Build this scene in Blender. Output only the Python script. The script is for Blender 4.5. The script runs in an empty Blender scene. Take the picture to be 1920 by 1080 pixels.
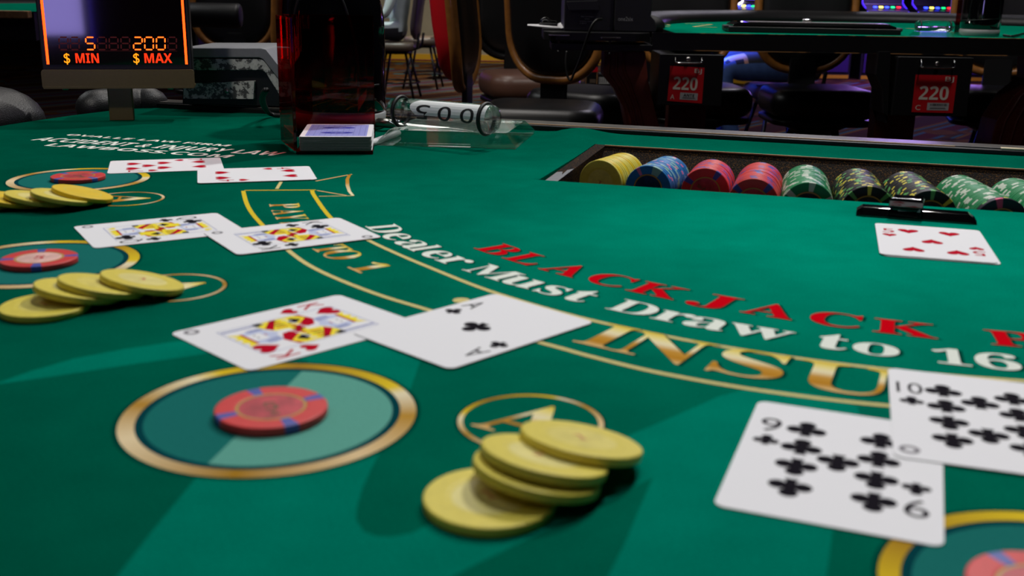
import bpy, math, random
from mathutils import Vector, Matrix
from mathutils.geometry import tessellate_polygon
random.seed(7)
SC = bpy.context.scene
COL = SC.collection

# ------------------------------------------------------------------ camera
# All lengths below are millimetres; felt() height 0 is the felt of the near table, which lies TZ metres above the floor.
TZ = 0.95
FOC, PITCH, ROLL, HC = 1984.41, 0.27737825, 0.01635527, 146.39
_cp, _sp, _cr, _sr = math.cos(PITCH), math.sin(PITCH), math.cos(ROLL), math.sin(ROLL)
FWD = Vector((0, _cp, -_sp)); _U = Vector((0, _sp, _cp)); _R = Vector((1, 0, 0))
RIGHT = _cr * _R + _sr * _U
UP = -_sr * _R + _cr * _U
CAMP = Vector((0, 0, HC))
cd = bpy.data.cameras.new('camera'); cam = bpy.data.objects.new('camera', cd); COL.objects.link(cam)
cam.matrix_world = Matrix(((RIGHT.x, UP.x, -FWD.x, 0), (RIGHT.y, UP.y, -FWD.y, 0), (RIGHT.z, UP.z, -FWD.z, TZ + HC / 1000), (0, 0, 0, 1)))
cd.sensor_width = 36.0; cd.lens = FOC / 1920 * 36.0; cd.clip_start = 0.02; cd.clip_end = 100
cd.dof.use_dof = True; cd.dof.focus_distance = 1.25; cd.dof.aperture_fstop = 14.5
SC.camera = cam
SC.view_settings.view_transform = 'Standard'; SC.view_settings.look = 'None'
SC.view_settings.exposure = 0.0; SC.view_settings.gamma = 1.0; SC.view_settings.use_curve_mapping = False

# ------------------------------------------------------------------ world and lamps
w = bpy.data.worlds.new('casino_gloom'); SC.world = w; w.use_nodes = True
w.node_tree.nodes['Background'].inputs[0].default_value = (0.8, 0.85, 1.0, 1); w.node_tree.nodes['Background'].inputs[1].default_value = 0.012

def lamp(name, kind, loc, energy, color=(1, 1, 1), target=None, **kw):
    l = bpy.data.lights.new(name, kind); o = bpy.data.objects.new(name, l); COL.objects.link(o)
    o.location = loc; l.energy = energy; l.color = color
    for k, v in kw.items(): setattr(l, k, v)
    if target is not None: o.rotation_euler = (Vector(target) - Vector(loc)).to_track_quat('-Z', 'Y').to_euler()
    return o
lamp('ceiling_spot_over_dealer', 'SPOT', (0.85, 2.1, TZ + 2.1), 150, (1.0, 0.97, 0.93), (0.05, 0.62, TZ), spot_size=math.radians(44), spot_blend=0.55, shadow_soft_size=0.06)
lamp('ceiling_spot_over_layout', 'SPOT', (0.25, 1.02, TZ + 2.4), 92, (0.95, 0.98, 1.0), (0.12, 0.72, TZ), spot_size=math.radians(44), spot_blend=0.7, shadow_soft_size=0.14)
lamp('ceiling_spot_far_table', 'SPOT', (1.2, 2.2, TZ + 2.5), 120, (1.0, 0.95, 0.9), (1.3, 3.4, TZ), spot_size=math.radians(70), spot_blend=0.7, shadow_soft_size=0.1)
lamp('fill_spot_pit', 'SPOT', (-1.3, 2.7, TZ + 2.2), 95, (1.0, 0.93, 0.85), (0.3, 3.4, TZ - .3), spot_size=math.radians(62), spot_blend=0.8, shadow_soft_size=0.1)  # unseen spot, set to the left to brighten the stools' left faces
lamp('fill_spot_left_rail', 'SPOT', (-0.85, -0.4, TZ + 2.1), 85, (1.0, 0.94, 0.86), (-0.5, 1.34, TZ + .02), spot_size=math.radians(15), spot_blend=0.6, shadow_soft_size=0.1)  # added narrow spot, brightens only the sign, rail and shuffler fronts
for k in range(3): lamp('reflection_panel_players', 'AREA', (-1.9 + k * .45, -1.2 + k * .1, 3.9), 4, (0.95, 1.0, 1.0), (-1.9 + k * .45, -1.2, 0), shape='RECTANGLE', size=.32, size_y=1.0)  # unseen panels added as something for the glossy canister to mirror
for i in range(6): lamp('reflection_panel_left', 'AREA', (-4.8 + (i % 3) * .6, 3.9 + (i // 3) * 1.25, 4.05), 7, (0.97, 1.0, 1.0), (-4.8 + (i % 3) * .6, 3.9 + (i // 3) * 1.25 + .001, 0), shape='RECTANGLE', size=.4, size_y=1.0)  # added grid of panels, positioned to show up in the canister's dome
lamp('fill_spot_aisle', 'SPOT', (-1.9, 9.6, 4.0), 420, (0.9, 1.0, 0.95), (-1.15, 10.7, .9), spot_size=math.radians(50), spot_blend=0.8, shadow_soft_size=0.15)  # extra unseen spot that brightens the person in white
lamp('aisle_spot', 'SPOT', (-0.2, 12.0, 4.0), 900, (1.0, 0.9, 0.72), (-0.6, 13.6, 0), spot_size=math.radians(95), spot_blend=0.9, shadow_soft_size=0.15)
lamp('fill_panel_pit', 'AREA', (-0.6, 4.2, 4.1), 45, (1.0, 0.95, 0.9), (-0.6, 4.2, 0), shape='RECTANGLE', size=1.2, size_y=2.4)  # added fill light lifting the dark pit, no fixture in view
lamp('fill_panel_back', 'AREA', (2.2, 8.5, 4.1), 60, (0.9, 0.85, 1.0), (2.2, 8.5, 0), shape='RECTANGLE', size=1.2, size_y=2.4)  # added fill light for the dark rear of the room

# ------------------------------------------------------------------ placing helpers
def ray(px, py): return FWD + ((px - 960) / FOC) * RIGHT + ((540 - py) / FOC) * UP
def at(px, py, z=0.0):
    d = ray(px, py); return CAMP + d * ((z - CAMP.z) / d.z)
def aty(px, py, y):
    d = ray(px, py); return CAMP + d * (y / d.y)
def onpl(px, py, p0, n):
    d = ray(px, py); return CAMP + d * ((p0 - CAMP).dot(n) / d.dot(n))
TH = math.radians(-16.5)
UX = Vector((math.cos(TH), math.sin(TH), 0)); VX = Vector((-math.sin(TH), math.cos(TH), 0))   # along / away from the dealer's edge
def uv(u, v, z=0.0): return UX * u + VX * v + Vector((0, 0, z))
ARC = Vector((320.3, 845.9, 0))

# ------------------------------------------------------------------ materials
def lin(c):
    f = lambda x: x / 12.92 if x <= 0.04045 else ((x + 0.055) / 1.055) ** 2.4
    return tuple(f(x / 255.0) for x in c) + (1.0,)
MATS = {}
def mat(name, rgb, rough=0.5, metal=0.0, spec=0.5, vary=0.0, scale=60.0, bump=0.0, bscale=None, coat=0.0, trans=0.0, ior=1.5, emit=None, estr=0.0, sheen=0.0):
    m = bpy.data.materials.new(name); m.use_nodes = True; MATS[name] = m
    nt = m.node_tree; N = nt.nodes; L = nt.links; b = N['Principled BSDF']
    c = lin(rgb); b.inputs['Base Color'].default_value = c; b.inputs['Roughness'].default_value = rough; b.inputs['Metallic'].default_value = metal
    b.inputs['Specular IOR Level'].default_value = spec; b.inputs['Coat Weight'].default_value = coat; b.inputs['Coat Roughness'].default_value = 0.05
    b.inputs['Transmission Weight'].default_value = trans; b.inputs['IOR'].default_value = ior; b.inputs['Sheen Weight'].default_value = sheen
    if emit: b.inputs['Emission Color'].default_value = lin(emit); b.inputs['Emission Strength'].default_value = estr
    tc = N.new('ShaderNodeTexCoord')
    if vary:
        n = N.new('ShaderNodeTexNoise'); n.inputs['Scale'].default_value = scale; n.inputs['Detail'].default_value = 4; L.new(tc.outputs['Object'], n.inputs['Vector'])
        r = N.new('ShaderNodeMapRange'); r.inputs['From Min'].default_value = 0.3; r.inputs['From Max'].default_value = 0.7; r.inputs['To Min'].default_value = 1 - vary; r.inputs['To Max'].default_value = 1 + vary
        L.new(n.outputs['Fac'], r.inputs['Value'])
        x = N.new('ShaderNodeVectorMath'); x.operation = 'SCALE'; x.inputs[0].default_value = c[:3]; L.new(r.outputs[0], x.inputs['Scale']); L.new(x.outputs[0], b.inputs['Base Color'])
    if bump:
        n = N.new('ShaderNodeTexNoise'); n.inputs['Scale'].default_value = bscale or scale; n.inputs['Detail'].default_value = 3; L.new(tc.outputs['Object'], n.inputs['Vector'])
        bp = N.new('ShaderNodeBump'); bp.inputs['Strength'].default_value = bump; bp.inputs['Distance'].default_value = 0.002; L.new(n.outputs['Fac'], bp.inputs['Height']); L.new(bp.outputs[0], b.inputs['Normal'])
    return m
def ramp_on(m, socket, stops):
    N = m.node_tree.nodes; L = m.node_tree.links; r = N.new('ShaderNodeValToRGB'); L.new(socket, r.inputs[0])
    e = r.color_ramp.elements
    while len(e) < len(stops): e.new(0.5)
    for k, (p, c) in enumerate(stops): e[k].position = p; e[k].color = lin(c)
    return r

# felt: the cloth colour is lighter in the middle of the layout; fine nap and faint mottling
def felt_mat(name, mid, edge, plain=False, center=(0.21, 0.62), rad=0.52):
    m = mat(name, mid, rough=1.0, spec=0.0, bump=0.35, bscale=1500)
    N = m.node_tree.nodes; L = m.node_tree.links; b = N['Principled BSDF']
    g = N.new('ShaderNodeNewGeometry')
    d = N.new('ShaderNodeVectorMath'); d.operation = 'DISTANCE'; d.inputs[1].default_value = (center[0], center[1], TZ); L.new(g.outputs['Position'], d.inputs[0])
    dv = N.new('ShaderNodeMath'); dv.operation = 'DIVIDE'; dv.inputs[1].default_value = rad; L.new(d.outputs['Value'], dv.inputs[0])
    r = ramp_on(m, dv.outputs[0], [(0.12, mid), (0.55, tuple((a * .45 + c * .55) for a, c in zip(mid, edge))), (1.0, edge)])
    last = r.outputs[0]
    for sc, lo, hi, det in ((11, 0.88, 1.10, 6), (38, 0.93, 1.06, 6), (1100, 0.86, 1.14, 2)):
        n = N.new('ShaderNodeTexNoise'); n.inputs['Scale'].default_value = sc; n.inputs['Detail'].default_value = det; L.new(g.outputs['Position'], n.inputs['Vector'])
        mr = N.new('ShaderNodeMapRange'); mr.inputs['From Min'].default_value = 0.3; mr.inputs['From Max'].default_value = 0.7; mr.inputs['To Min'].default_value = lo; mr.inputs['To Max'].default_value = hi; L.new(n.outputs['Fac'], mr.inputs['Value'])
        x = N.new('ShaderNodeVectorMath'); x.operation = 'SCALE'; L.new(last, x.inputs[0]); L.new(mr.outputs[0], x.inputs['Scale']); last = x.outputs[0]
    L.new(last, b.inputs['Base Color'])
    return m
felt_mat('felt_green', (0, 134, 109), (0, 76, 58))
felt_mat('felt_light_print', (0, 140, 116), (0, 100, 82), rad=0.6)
felt_mat('felt_far', (0, 134, 104), (0, 120, 92), rad=4)
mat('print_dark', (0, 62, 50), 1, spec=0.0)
mat('print_teal', (28, 104, 98), 1, spec=0.0, vary=.08, scale=900)
mat('print_teal_light', (92, 155, 140), 1, spec=0.0, vary=.06, scale=900)
mat('print_teal_dark', (8, 60, 66), 1, spec=0.0)
mat('print_red', (198, 6, 22), 1, spec=0.0, vary=.06, scale=800)
mat('print_white', (222, 226, 216), 1, spec=0.0, vary=.05, scale=800)
mat('print_cream', (206, 190, 128), 1, spec=0.0, vary=.06, scale=800)
mat('print_yellow', (214, 186, 52), 1, spec=0.0, vary=.06, scale=800)
def gold_mat(name, stops):
    m = mat(name, (200, 160, 70), 1, spec=0.0); N = m.node_tree.nodes
    a = N.new('ShaderNodeAttribute'); a.attribute_name = 'g'
    r = ramp_on(m, a.outputs['Fac'], stops); m.node_tree.links.new(r.outputs[0], N['Principled BSDF'].inputs['Base Color'])
gold_mat('print_gold', [(0.0, (214, 178, 120)), (0.18, (176, 122, 36)), (0.42, (190, 140, 60)), (0.62, (226, 214, 176)), (0.85, (224, 206, 120)), (1.0, (206, 172, 36))])
gold_mat('print_gold_ring', [(0.0, (176, 132, 50)), (0.07, (222, 210, 178)), (0.095, (216, 186, 44)), (0.25, (158, 118, 40)), (0.35, (214, 182, 40)), (0.385, (222, 208, 170)), (0.48, (170, 126, 46)), (0.58, (222, 200, 160)), (0.75, (156, 114, 34)), (0.88, (216, 188, 144)), (1.0, (176, 132, 50))])
mat('card_white', (228, 226, 229), .6, spec=.15)
mat('card_edge', (170, 172, 165), .7)
mat('card_shadow_edge', (118, 124, 118), .9, spec=.1)  # stacked-card edge with the shade on the stack's front put into the colour
mat('ink_red', (178, 4, 34), .9, spec=.03); mat('ink_black', (22, 18, 26), .9, spec=.05); mat('ink_yellow', (236, 214, 40), .65, spec=.15); mat('ink_blue', (92, 104, 168), .65, spec=.15)
mat('ink_pale_blue', (190, 196, 222), .65, spec=.15); mat('ink_grey', (120, 116, 122), .65, spec=.15); mat('card_back_blue', (148, 152, 214), .6, spec=.15, vary=.12, scale=900); mat('ink_navy', (40, 44, 150), .65, spec=.15)
CHIPC = {'red': (205, 52, 52), 'yellow': (212, 194, 74), 'blue': (26, 112, 178), 'green': (22, 128, 74), 'black': (26, 25, 28), 'purple': (34, 24, 48)}
for k, c in CHIPC.items(): mat('chip_' + k, c, .45, spec=.4, vary=.06, scale=300)
mat('chip_yellow_pale', (215, 202, 122), .45, vary=.1, scale=160); mat('chip_yellow_bright', (222, 186, 12), .45, vary=.06, scale=160)
mat('spot_blue', (64, 74, 158), .45); mat('spot_pale', (196, 202, 186), .45); mat('spot_pink', (206, 120, 170), .45); mat('spot_lime', (96, 172, 92), .45); mat('spot_yellow', (222, 206, 70), .45); mat('spot_mint', (128, 178, 172), .45); mat('spot_hotpink', (226, 60, 110), .45)
mat('inlay_red', (176, 56, 66), .4, vary=.35, scale=180); mat('inlay_pale', (222, 178, 168), .4, vary=.2, scale=150); mat('inlay_yellow', (214, 198, 98), .4, vary=.12, scale=200); mat('inlay_dark', (40, 44, 46), .4, vary=.4, scale=250); mat('inlay_blue', (20, 48, 84), .4, vary=.4, scale=250); mat('ring_gold', (176, 140, 60), .4); mat('ink_brown', (96, 72, 36), .5); mat('ink_rust', (190, 130, 80), .5)
mat('black_leather', (24, 24, 26), .42, spec=.4, bump=.25, bscale=700, vary=.1, scale=500)
mat('black_pad', (17, 17, 19), .36, spec=.45, bump=.1, bscale=300)
mat('brown_leather', (86, 58, 46), .4, bump=.1, bscale=300)
mat('stool_brown', (92, 78, 66), .42, bump=.1, bscale=300)
mat('stool_purple', (52, 40, 46), .35, spec=.6)
mat('red_vinyl', (214, 14, 30), .5)
mat('wood_gold', (142, 92, 40), .4, vary=.18, scale=40, coat=.2)
mat('wood_mahogany', (104, 42, 28), .42, vary=.2, scale=30, coat=.15)
mat('black_wood', (14, 13, 13), .4, spec=.4, vary=.2, scale=80)
mat('worn_edge_highlight', (222, 206, 172), .3, vary=.35, scale=25, spec=1.0)
mat('worn_wood', (150, 110, 66), .6, vary=.4, scale=60)
def patchy(name, a, c, sc, lo, hi):
    m = mat(name, a, .5); N = m.node_tree.nodes; L = m.node_tree.links; g = N.new('ShaderNodeNewGeometry'); n = N.new('ShaderNodeTexNoise'); n.inputs['Scale'].default_value = sc; n.inputs['Detail'].default_value = 5; L.new(g.outputs['Position'], n.inputs['Vector'])
    L.new(ramp_on(m, n.outputs['Fac'], [(lo, a), (hi, c)]).outputs[0], N['Principled BSDF'].inputs['Base Color'])
patchy('chipped_edge', (16, 14, 13), (168, 122, 72), 14, .46, .54)
mat('strip_dark', (84, 80, 74), .3, vary=.4, scale=40, spec=.9)
mat('black_plastic', (16, 16, 18), .4, spec=.4)
mat('shuffler_grey', (38, 38, 41), .45, spec=.4, bump=.1, bscale=600)
mat('grey_plastic', (112, 113, 118), .5, vary=.06, scale=200, bump=.06, bscale=900)
mat('grey_dark', (44, 44, 45), .5, vary=.1, scale=100)
mat('screw_metal', (150, 148, 140), .3, metal=1); mat('chrome', (210, 210, 212), .12, metal=1); mat('wire_metal', (170, 165, 160), .25, metal=1)
mat('dark_metal', (34, 32, 33), .35, metal=.8)
mat('bronze_paint', (92, 78, 46), .35, metal=.35, spec=.5, vary=.06, scale=400)
mat('gloss_black', (7, 7, 9), .06, spec=.7, coat=.6)
mat('base_grey', (150, 152, 152), .4); mat('rubber', (10, 10, 10), .5)
mat('red_acrylic', (222, 42, 48), .02, trans=1, ior=1.3, spec=.5)
mat('red_acrylic_edge', (200, 10, 16), .1, trans=.6, ior=1.4)
mat('clear_acrylic', (244, 250, 248), .01, trans=1, ior=1.49)
mat('label_white', (226, 228, 226), .5); mat('label_silver', (168, 168, 170), .45); mat('sticker_red', (190, 14, 26), .4, vary=.06, scale=60); mat('sticker_print', (214, 204, 190), .5); mat('ink_label', (24, 24, 26), .5)
mat('screen_glass', (10, 3, 6), .04, spec=.6, coat=1.0)
mat('led_red', (255, 60, 10), .5, emit=(255, 58, 8), estr=5); mat('led_digit', (255, 90, 20), .5, emit=(255, 96, 22), estr=2.6); mat('led_caption_red', (255, 40, 5), .5, emit=(255, 44, 6), estr=1.6); mat('led_caption_amber', (255, 150, 10), .5, emit=(255, 140, 14), estr=1.5); mat('led_off', (60, 6, 4), .5, emit=(120, 8, 4), estr=.12)
mat('shirt_white', (196, 208, 204), .8, vary=.08, scale=12); mat('denim', (62, 90, 150), .85, vary=.15, scale=30); mat('skin', (190, 140, 112), .5); mat('hair', (40, 28, 20), .6); mat('shoe_dark', (38, 34, 32), .6); mat('trousers_dark', (30, 30, 36), .8)
mat('paper', (222, 222, 226), .6); mat('pen_white', (220, 220, 220), .35); mat('pen_red', (200, 30, 20), .4)
mat('wall_beige', (122, 116, 98), .8, vary=.05, scale=8); mat('gold_trim', (168, 130, 20), .4); mat('wall_dark', (18, 16, 22), .9); mat('ceiling_dark', (16, 15, 16), .95)
mat('cabinet_dark', (20, 18, 24), .3, spec=.6); mat('panel_purple', (70, 48, 110), .3, metal=.6, spec=.6)
for nm, c, e in (('screen_violet', (120, 90, 255), 2.0), ('screen_white', (235, 220, 255), 4.0), ('screen_lavender', (176, 160, 255), 5.0), ('screen_blue', (20, 60, 255), 6.0), ('screen_magenta', (255, 70, 200), 3.0), ('button_yellow', (255, 240, 80), 5.0), ('button_blue', (40, 60, 255), 7.0), ('button_green', (20, 230, 110), 2.6), ('button_red', (255, 30, 30), 4.0), ('trim_violet', (70, 40, 220), 1.4)):
    mat(nm, c, .4, emit=c, estr=e)

def part_clear(name, tint, k):
    m = MATS[name]; N = m.node_tree.nodes; L = m.node_tree.links; t = N.new('ShaderNodeBsdfTransparent'); t.inputs[0].default_value = tint + (1,)
    x = N.new('ShaderNodeMixShader'); x.inputs[0].default_value = k; L.new(N['Principled BSDF'].outputs[0], x.inputs[1]); L.new(t.outputs[0], x.inputs[2]); L.new(x.outputs[0], N['Material Output'].inputs[0])
part_clear('clear_acrylic', (.97, .99, .98), .5); part_clear('red_acrylic', (.62, .05, .05), .4)
def speckle():
    m = mat('tray_hammered', (46, 32, 14), .7, metal=.0, spec=.08, bump=.7, bscale=900); N = m.node_tree.nodes; L = m.node_tree.links
    tc = N.new('ShaderNodeTexCoord'); n = N.new('ShaderNodeTexNoise'); n.inputs['Scale'].default_value = 800; n.inputs['Detail'].default_value = 2; L.new(tc.outputs['Object'], n.inputs['Vector'])
    r = ramp_on(m, n.outputs['Fac'], [(0.46, (10, 5, 2)), (0.56, (26, 14, 4)), (0.68, (92, 60, 16))]); L.new(r.outputs[0], N['Principled BSDF'].inputs['Base Color'])
    m = mat('grey_worn', (70, 70, 70), .55); N = m.node_tree.nodes; L = m.node_tree.links
    tc = N.new('ShaderNodeTexCoord'); n = N.new('ShaderNodeTexNoise'); n.inputs['Scale'].default_value = 110; n.inputs['Detail'].default_value = 6; n.inputs['Roughness'].default_value = .7; L.new(tc.outputs['Object'], n.inputs['Vector'])
    r = ramp_on(m, n.outputs['Fac'], [(0.47, (66, 66, 67)), (0.5, (170, 171, 168)), (0.7, (196, 197, 192))]); L.new(r.outputs[0], N['Principled BSDF'].inputs['Base Color'])
    m = mat('carpet', (40, 30, 18), 1.0, spec=.02, bump=.4, bscale=200); N = m.node_tree.nodes; L = m.node_tree.links
    g = N.new('ShaderNodeNewGeometry')
    mp = N.new('ShaderNodeMapping'); mp.inputs['Rotation'].default_value = (0, 0, math.radians(38)); L.new(g.outputs['Position'], mp.inputs['Vector'])
    wv = N.new('ShaderNodeTexWave'); wv.inputs['Scale'].default_value = .42; wv.inputs['Distortion'].default_value = .6; wv.inputs['Detail'].default_value = 1; L.new(mp.outputs[0], wv.inputs['Vector'])
    r1 = ramp_on(m, wv.outputs['Fac'], [(0.0, (46, 30, 22)), (0.30, (52, 26, 22)), (0.36, (104, 74, 26)), (0.44, (58, 38, 22)), (0.52, (28, 88, 100)), (0.58, (46, 34, 22)), (0.80, (70, 48, 24)), (0.86, (24, 80, 104)), (0.94, (60, 26, 26))])
    vo = N.new('ShaderNodeTexVoronoi'); vo.inputs['Scale'].default_value = 2.2; L.new(mp.outputs[0], vo.inputs['Vector'])
    r2 = ramp_on(m, vo.outputs['Distance'], [(0.0, (90, 64, 24)), (0.18, (26, 84, 92)), (0.24, (60, 34, 22)), (0.5, (80, 52, 24)), (0.6, (40, 26, 20))])
    mx = N.new('ShaderNodeMix'); mx.data_type = 'RGBA'; L.new(r1.outputs[0], mx.inputs[6]); L.new(r2.outputs[0], mx.inputs[7])
    n = N.new('ShaderNodeTexNoise'); n.inputs['Scale'].default_value = .9; L.new(g.outputs['Position'], n.inputs['Vector'])
    st = N.new('ShaderNodeMath'); st.operation = 'GREATER_THAN'; st.inputs[1].default_value = .56; L.new(n.outputs['Fac'], st.inputs[0]); L.new(st.outputs[0], mx.inputs[0])
    L.new(mx.outputs[2], N['Principled BSDF'].inputs['Base Color'])
speckle()

# ------------------------------------------------------------------ mesh helpers
def cat(pts, closed=True, n=6):
    """smooth curve through points"""
    out = []; k = len(pts); P = [Vector(p) for p in pts]
    rng = range(k) if closed else range(k - 1)
    for i in rng:
        g = (lambda j: P[j % k]) if closed else (lambda j: P[max(0, min(k - 1, j))])
        a, b, c, d = g(i - 1), g(i), g(i + 1), g(i + 2)
        for s in range(n):
            t = s / n
            out.append(.5 * ((2 * b) + (c - a) * t + (2 * a - 5 * b + 4 * c - d) * t * t + (3 * b - a - 3 * c + d) * t ** 3))
    if not closed: out.append(P[-1])
    return out
def rrect(w, d, r, n=6):
    r = min(r, w / 2 - .01, d / 2 - .01); pts = []
    for cx, cy, a0 in ((w / 2 - r, d / 2 - r, 0), (-w / 2 + r, d / 2 - r, 90), (-w / 2 + r, -d / 2 + r, 180), (w / 2 - r, -d / 2 + r, 270)):
        for i in range(n + 1):
            a = math.radians(a0 + 90 * i / n); pts.append((cx + r * math.cos(a), cy + r * math.sin(a)))
    return pts
class MB:
    def __init__(s): s.v = []; s.f = []; s.m = []; s.sm = []; s.g = []; s.X = None
    def pt(s, p, g=0.0):
        p = Vector(p)
        if len(p) == 2: p = p.to_3d()
        if s.X is not None: p = s.X @ p
        s.v.append(p); s.g.append(g); return len(s.v) - 1
    def face(s, idx, m, sm=False): s.f.append(tuple(idx)); s.m.append(m); s.sm.append(sm)
    def box(s, c, size, m, rot=0.0):
        c = Vector(c); ca, sa = math.cos(rot), math.sin(rot); a, b, h = size[0] / 2, size[1] / 2, size[2] / 2; ids = []
        for z in (-h, h):
            for x, y in ((-a, -b), (a, -b), (a, b), (-a, b)): ids.append(s.pt(c + Vector((x * ca - y * sa, x * sa + y * ca, z))))
        for q in ((0, 3, 2, 1), (4, 5, 6, 7), (0, 1, 5, 4), (1, 2, 6, 5), (2, 3, 7, 6), (3, 0, 4, 7)): s.face([ids[i] for i in q], m)
    def poly(s, pts, m, g=None):
        pts = [Vector(p).to_3d() if len(p) == 2 else Vector(p) for p in pts]
        ids = [s.pt(p, g[i] if g else 0) for i, p in enumerate(pts)]
        for t in tessellate_polygon([pts]): 
            a, b, c = [pts[i] for i in t]
            s.face([ids[i] for i in (t if (b - a).cross(c - a).z >= 0 else t[::-1])], m)
    def strip(s, A, B, m, g=None, closed=False, sm=False):
        ia = [s.pt(p, g[i] if g else 0) for i, p in enumerate(A)]; ib = [s.pt(p, g[i] if g else 0) for i, p in enumerate(B)]; n = len(ia)
        for i in range(n if closed else n - 1): j = (i + 1) % n; s.face((ia[i], ia[j], ib[j], ib[i]), m, sm)
    def prism(s, pts, z0, z1, m, mside=None, axis='z'):
        """extrude a 2-D outline; axis y: outline is (x, z) pushed along y"""
        f = (lambda p, h: Vector((p[0], p[1], h))) if axis == 'z' else ((lambda p, h: Vector((p[0], h, p[1]))) if axis == 'y' else (lambda p, h: Vector((h, p[0], p[1]))))
        a = [s.pt(f(p, z0)) for p in pts]; b = [s.pt(f(p, z1)) for p in pts]; n = len(pts)
        tess = tessellate_polygon([[Vector((p[0], p[1], 0)) for p in pts]])
        for t in tess: s.face([b[i] for i in t], m); s.face([a[i] for i in t][::-1], m)
        for i in range(n): j = (i + 1) % n; s.face((a[i], a[j], b[j], b[i]), mside or m)
    def loft(s, rings, m, caps=True, sm=True, closed=True):
        ids = [[s.pt(p) for p in r] for r in rings]; n = len(rings[0])
        for a, b in zip(ids, ids[1:]):
            for i in range(n if closed else n - 1): j = (i + 1) % n; s.face((a[i], a[j], b[j], b[i]), m, sm)
        if caps: s.face(ids[0][::-1], m, sm); s.face(ids[-1], m, sm)
    def lathe(s, prof, m, n=40, c=(0, 0, 0), sm=True):
        c = Vector(c); s.loft([[c + Vector((r * math.cos(2 * math.pi * i / n), r * math.sin(2 * math.pi * i / n), z)) for i in range(n)] for r, z in prof], m, True, sm)
    def pad(s, w, d, z0, z1, rc, re, m, c=(0, 0), axis='z', n=7):
        """rounded cushion"""
        pr = []; k = 4
        for i in range(k + 1): a = math.pi / 2 * i / k; pr.append((re * (1 - math.sin(a)), z0 + re * (1 - math.cos(a))))
        for i in range(k + 1): a = math.pi / 2 * i / k; pr.append((re * (1 - math.cos(a)), z1 - re * (1 - math.sin(a))))
        rings = []
        for ins, z in pr:
            o = rrect(w - 2 * ins, d - 2 * ins, max(1, rc - ins), n)
            rings.append([Vector((c[0] + x, c[1] + y, z)) if axis == 'z' else Vector((c[0] + x, z, c[1] + y)) for x, y in o])
        s.loft(rings, m)
    def tube(s, path, r, m, n=10, closed=False, flat=1.0):
        P = [Vector(p) for p in path]; k = len(P); rings = []
        up = Vector((0, 0, 1)); prev = None
        for i in range(k):
            a = P[(i - 1) % k] if closed or i else P[0]; b = P[(i + 1) % k] if closed or i < k - 1 else P[-1]
            t = (b - a).normalized()
            if prev is None: x = t.cross(up); x = x if x.length > .01 else t.cross(Vector((1, 0, 0)))
            else: x = prev - t * prev.dot(t)
            x.normalize(); prev = x; y = t.cross(x)
            rr = r[i] if isinstance(r, (list, tuple)) else r
            rings.append([P[i] + (x * math.cos(2 * math.pi * j / n) + y * math.sin(2 * math.pi * j / n) * flat) * rr for j in range(n)])
        if closed: rings.append(rings[0]); s.loft(rings, m, caps=False)
        else: s.loft(rings, m)
    def ring(s, c, r0, r1, z, m, n=72, gphase=0.0):
        c = Vector((c[0], c[1], 0)); A = []; B = []; g = []
        for i in range(n + 1):
            a = 2 * math.pi * (i / n + gphase); d = Vector((math.cos(a), math.sin(a), 0)); A.append(c + d * r1 + Vector((0, 0, z))); B.append(c + d * r0 + Vector((0, 0, z))); g.append(i / n)
        s.strip(A, B, m, g)
    def disc(s, c, r, z, m, n=64): s.poly([(c[0] + r * math.cos(2 * math.pi * i / n), c[1] + r * math.sin(2 * math.pi * i / n), z) for i in range(n)], m)
    def text(s, st, style, o, xd, yd, m, height=None, width=None, cap=None, center=True, base_mid=True):
        """lettering: cap height `height`, centred on o at its baseline, along xd with tops towards yd"""
        vs, fs = glyphs(st, style); x0 = min(v[0] for v in vs); x1 = max(v[0] for v in vs); o = Vector(o); xd = Vector(xd); yd = Vector(yd)
        ch = cap or capheight(style); sy = height / ch; sx = (width / (x1 - x0)) if width else sy
        xo = (x0 + x1) / 2 if center else x0
        ids = [s.pt(o + xd * ((x - xo) * sx) + yd * (y * sy), max(0, min(1, y / ch))) for x, y in vs]
        for f in fs: s.face([ids[i] for i in f], m)
    def build(s, name, parent=None, origin=(0, 0, 0), bevel=0, label=None, subdiv=0, weld=False, recalc=True):
        me = bpy.data.meshes.new(name); o0 = Vector(origin)
        me.from_pydata([(v - o0) * .001 for v in s.v], [], s.f)
        names = []
        for k in s.m:
            if k not in names: names.append(k)
        for k in names: me.materials.append(MATS[k])
        me.polygons.foreach_set('material_index', [names.index(k) for k in s.m]); me.polygons.foreach_set('use_smooth', s.sm)
        at_ = me.attributes.new('g', 'FLOAT', 'POINT'); at_.data.foreach_set('value', s.g)
        me.update()
        if recalc:
            import bmesh
            bm = bmesh.new(); bm.from_mesh(me)
            bmesh.ops.remove_doubles(bm, verts=bm.verts, dist=1e-7) if weld else None
            bmesh.ops.recalc_face_normals(bm, faces=bm.faces); bm.to_mesh(me); bm.free()
        ob = bpy.data.objects.new(name, me); COL.objects.link(ob)
        if parent is not None: ob.parent = parent
        else: ob.location = Vector(o0) * .001 + Vector((0, 0, TZ))
        if bevel:
            b = ob.modifiers.new('bevel', 'BEVEL'); b.width = bevel * .001; b.segments = 3; b.limit_method = 'ANGLE'
        if subdiv:
            sd = ob.modifiers.new('smooth', 'SUBSURF'); sd.levels = subdiv; sd.render_levels = subdiv
        if label: ob['label'] = label
        return ob
_G = {}; _CH = {}
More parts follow.
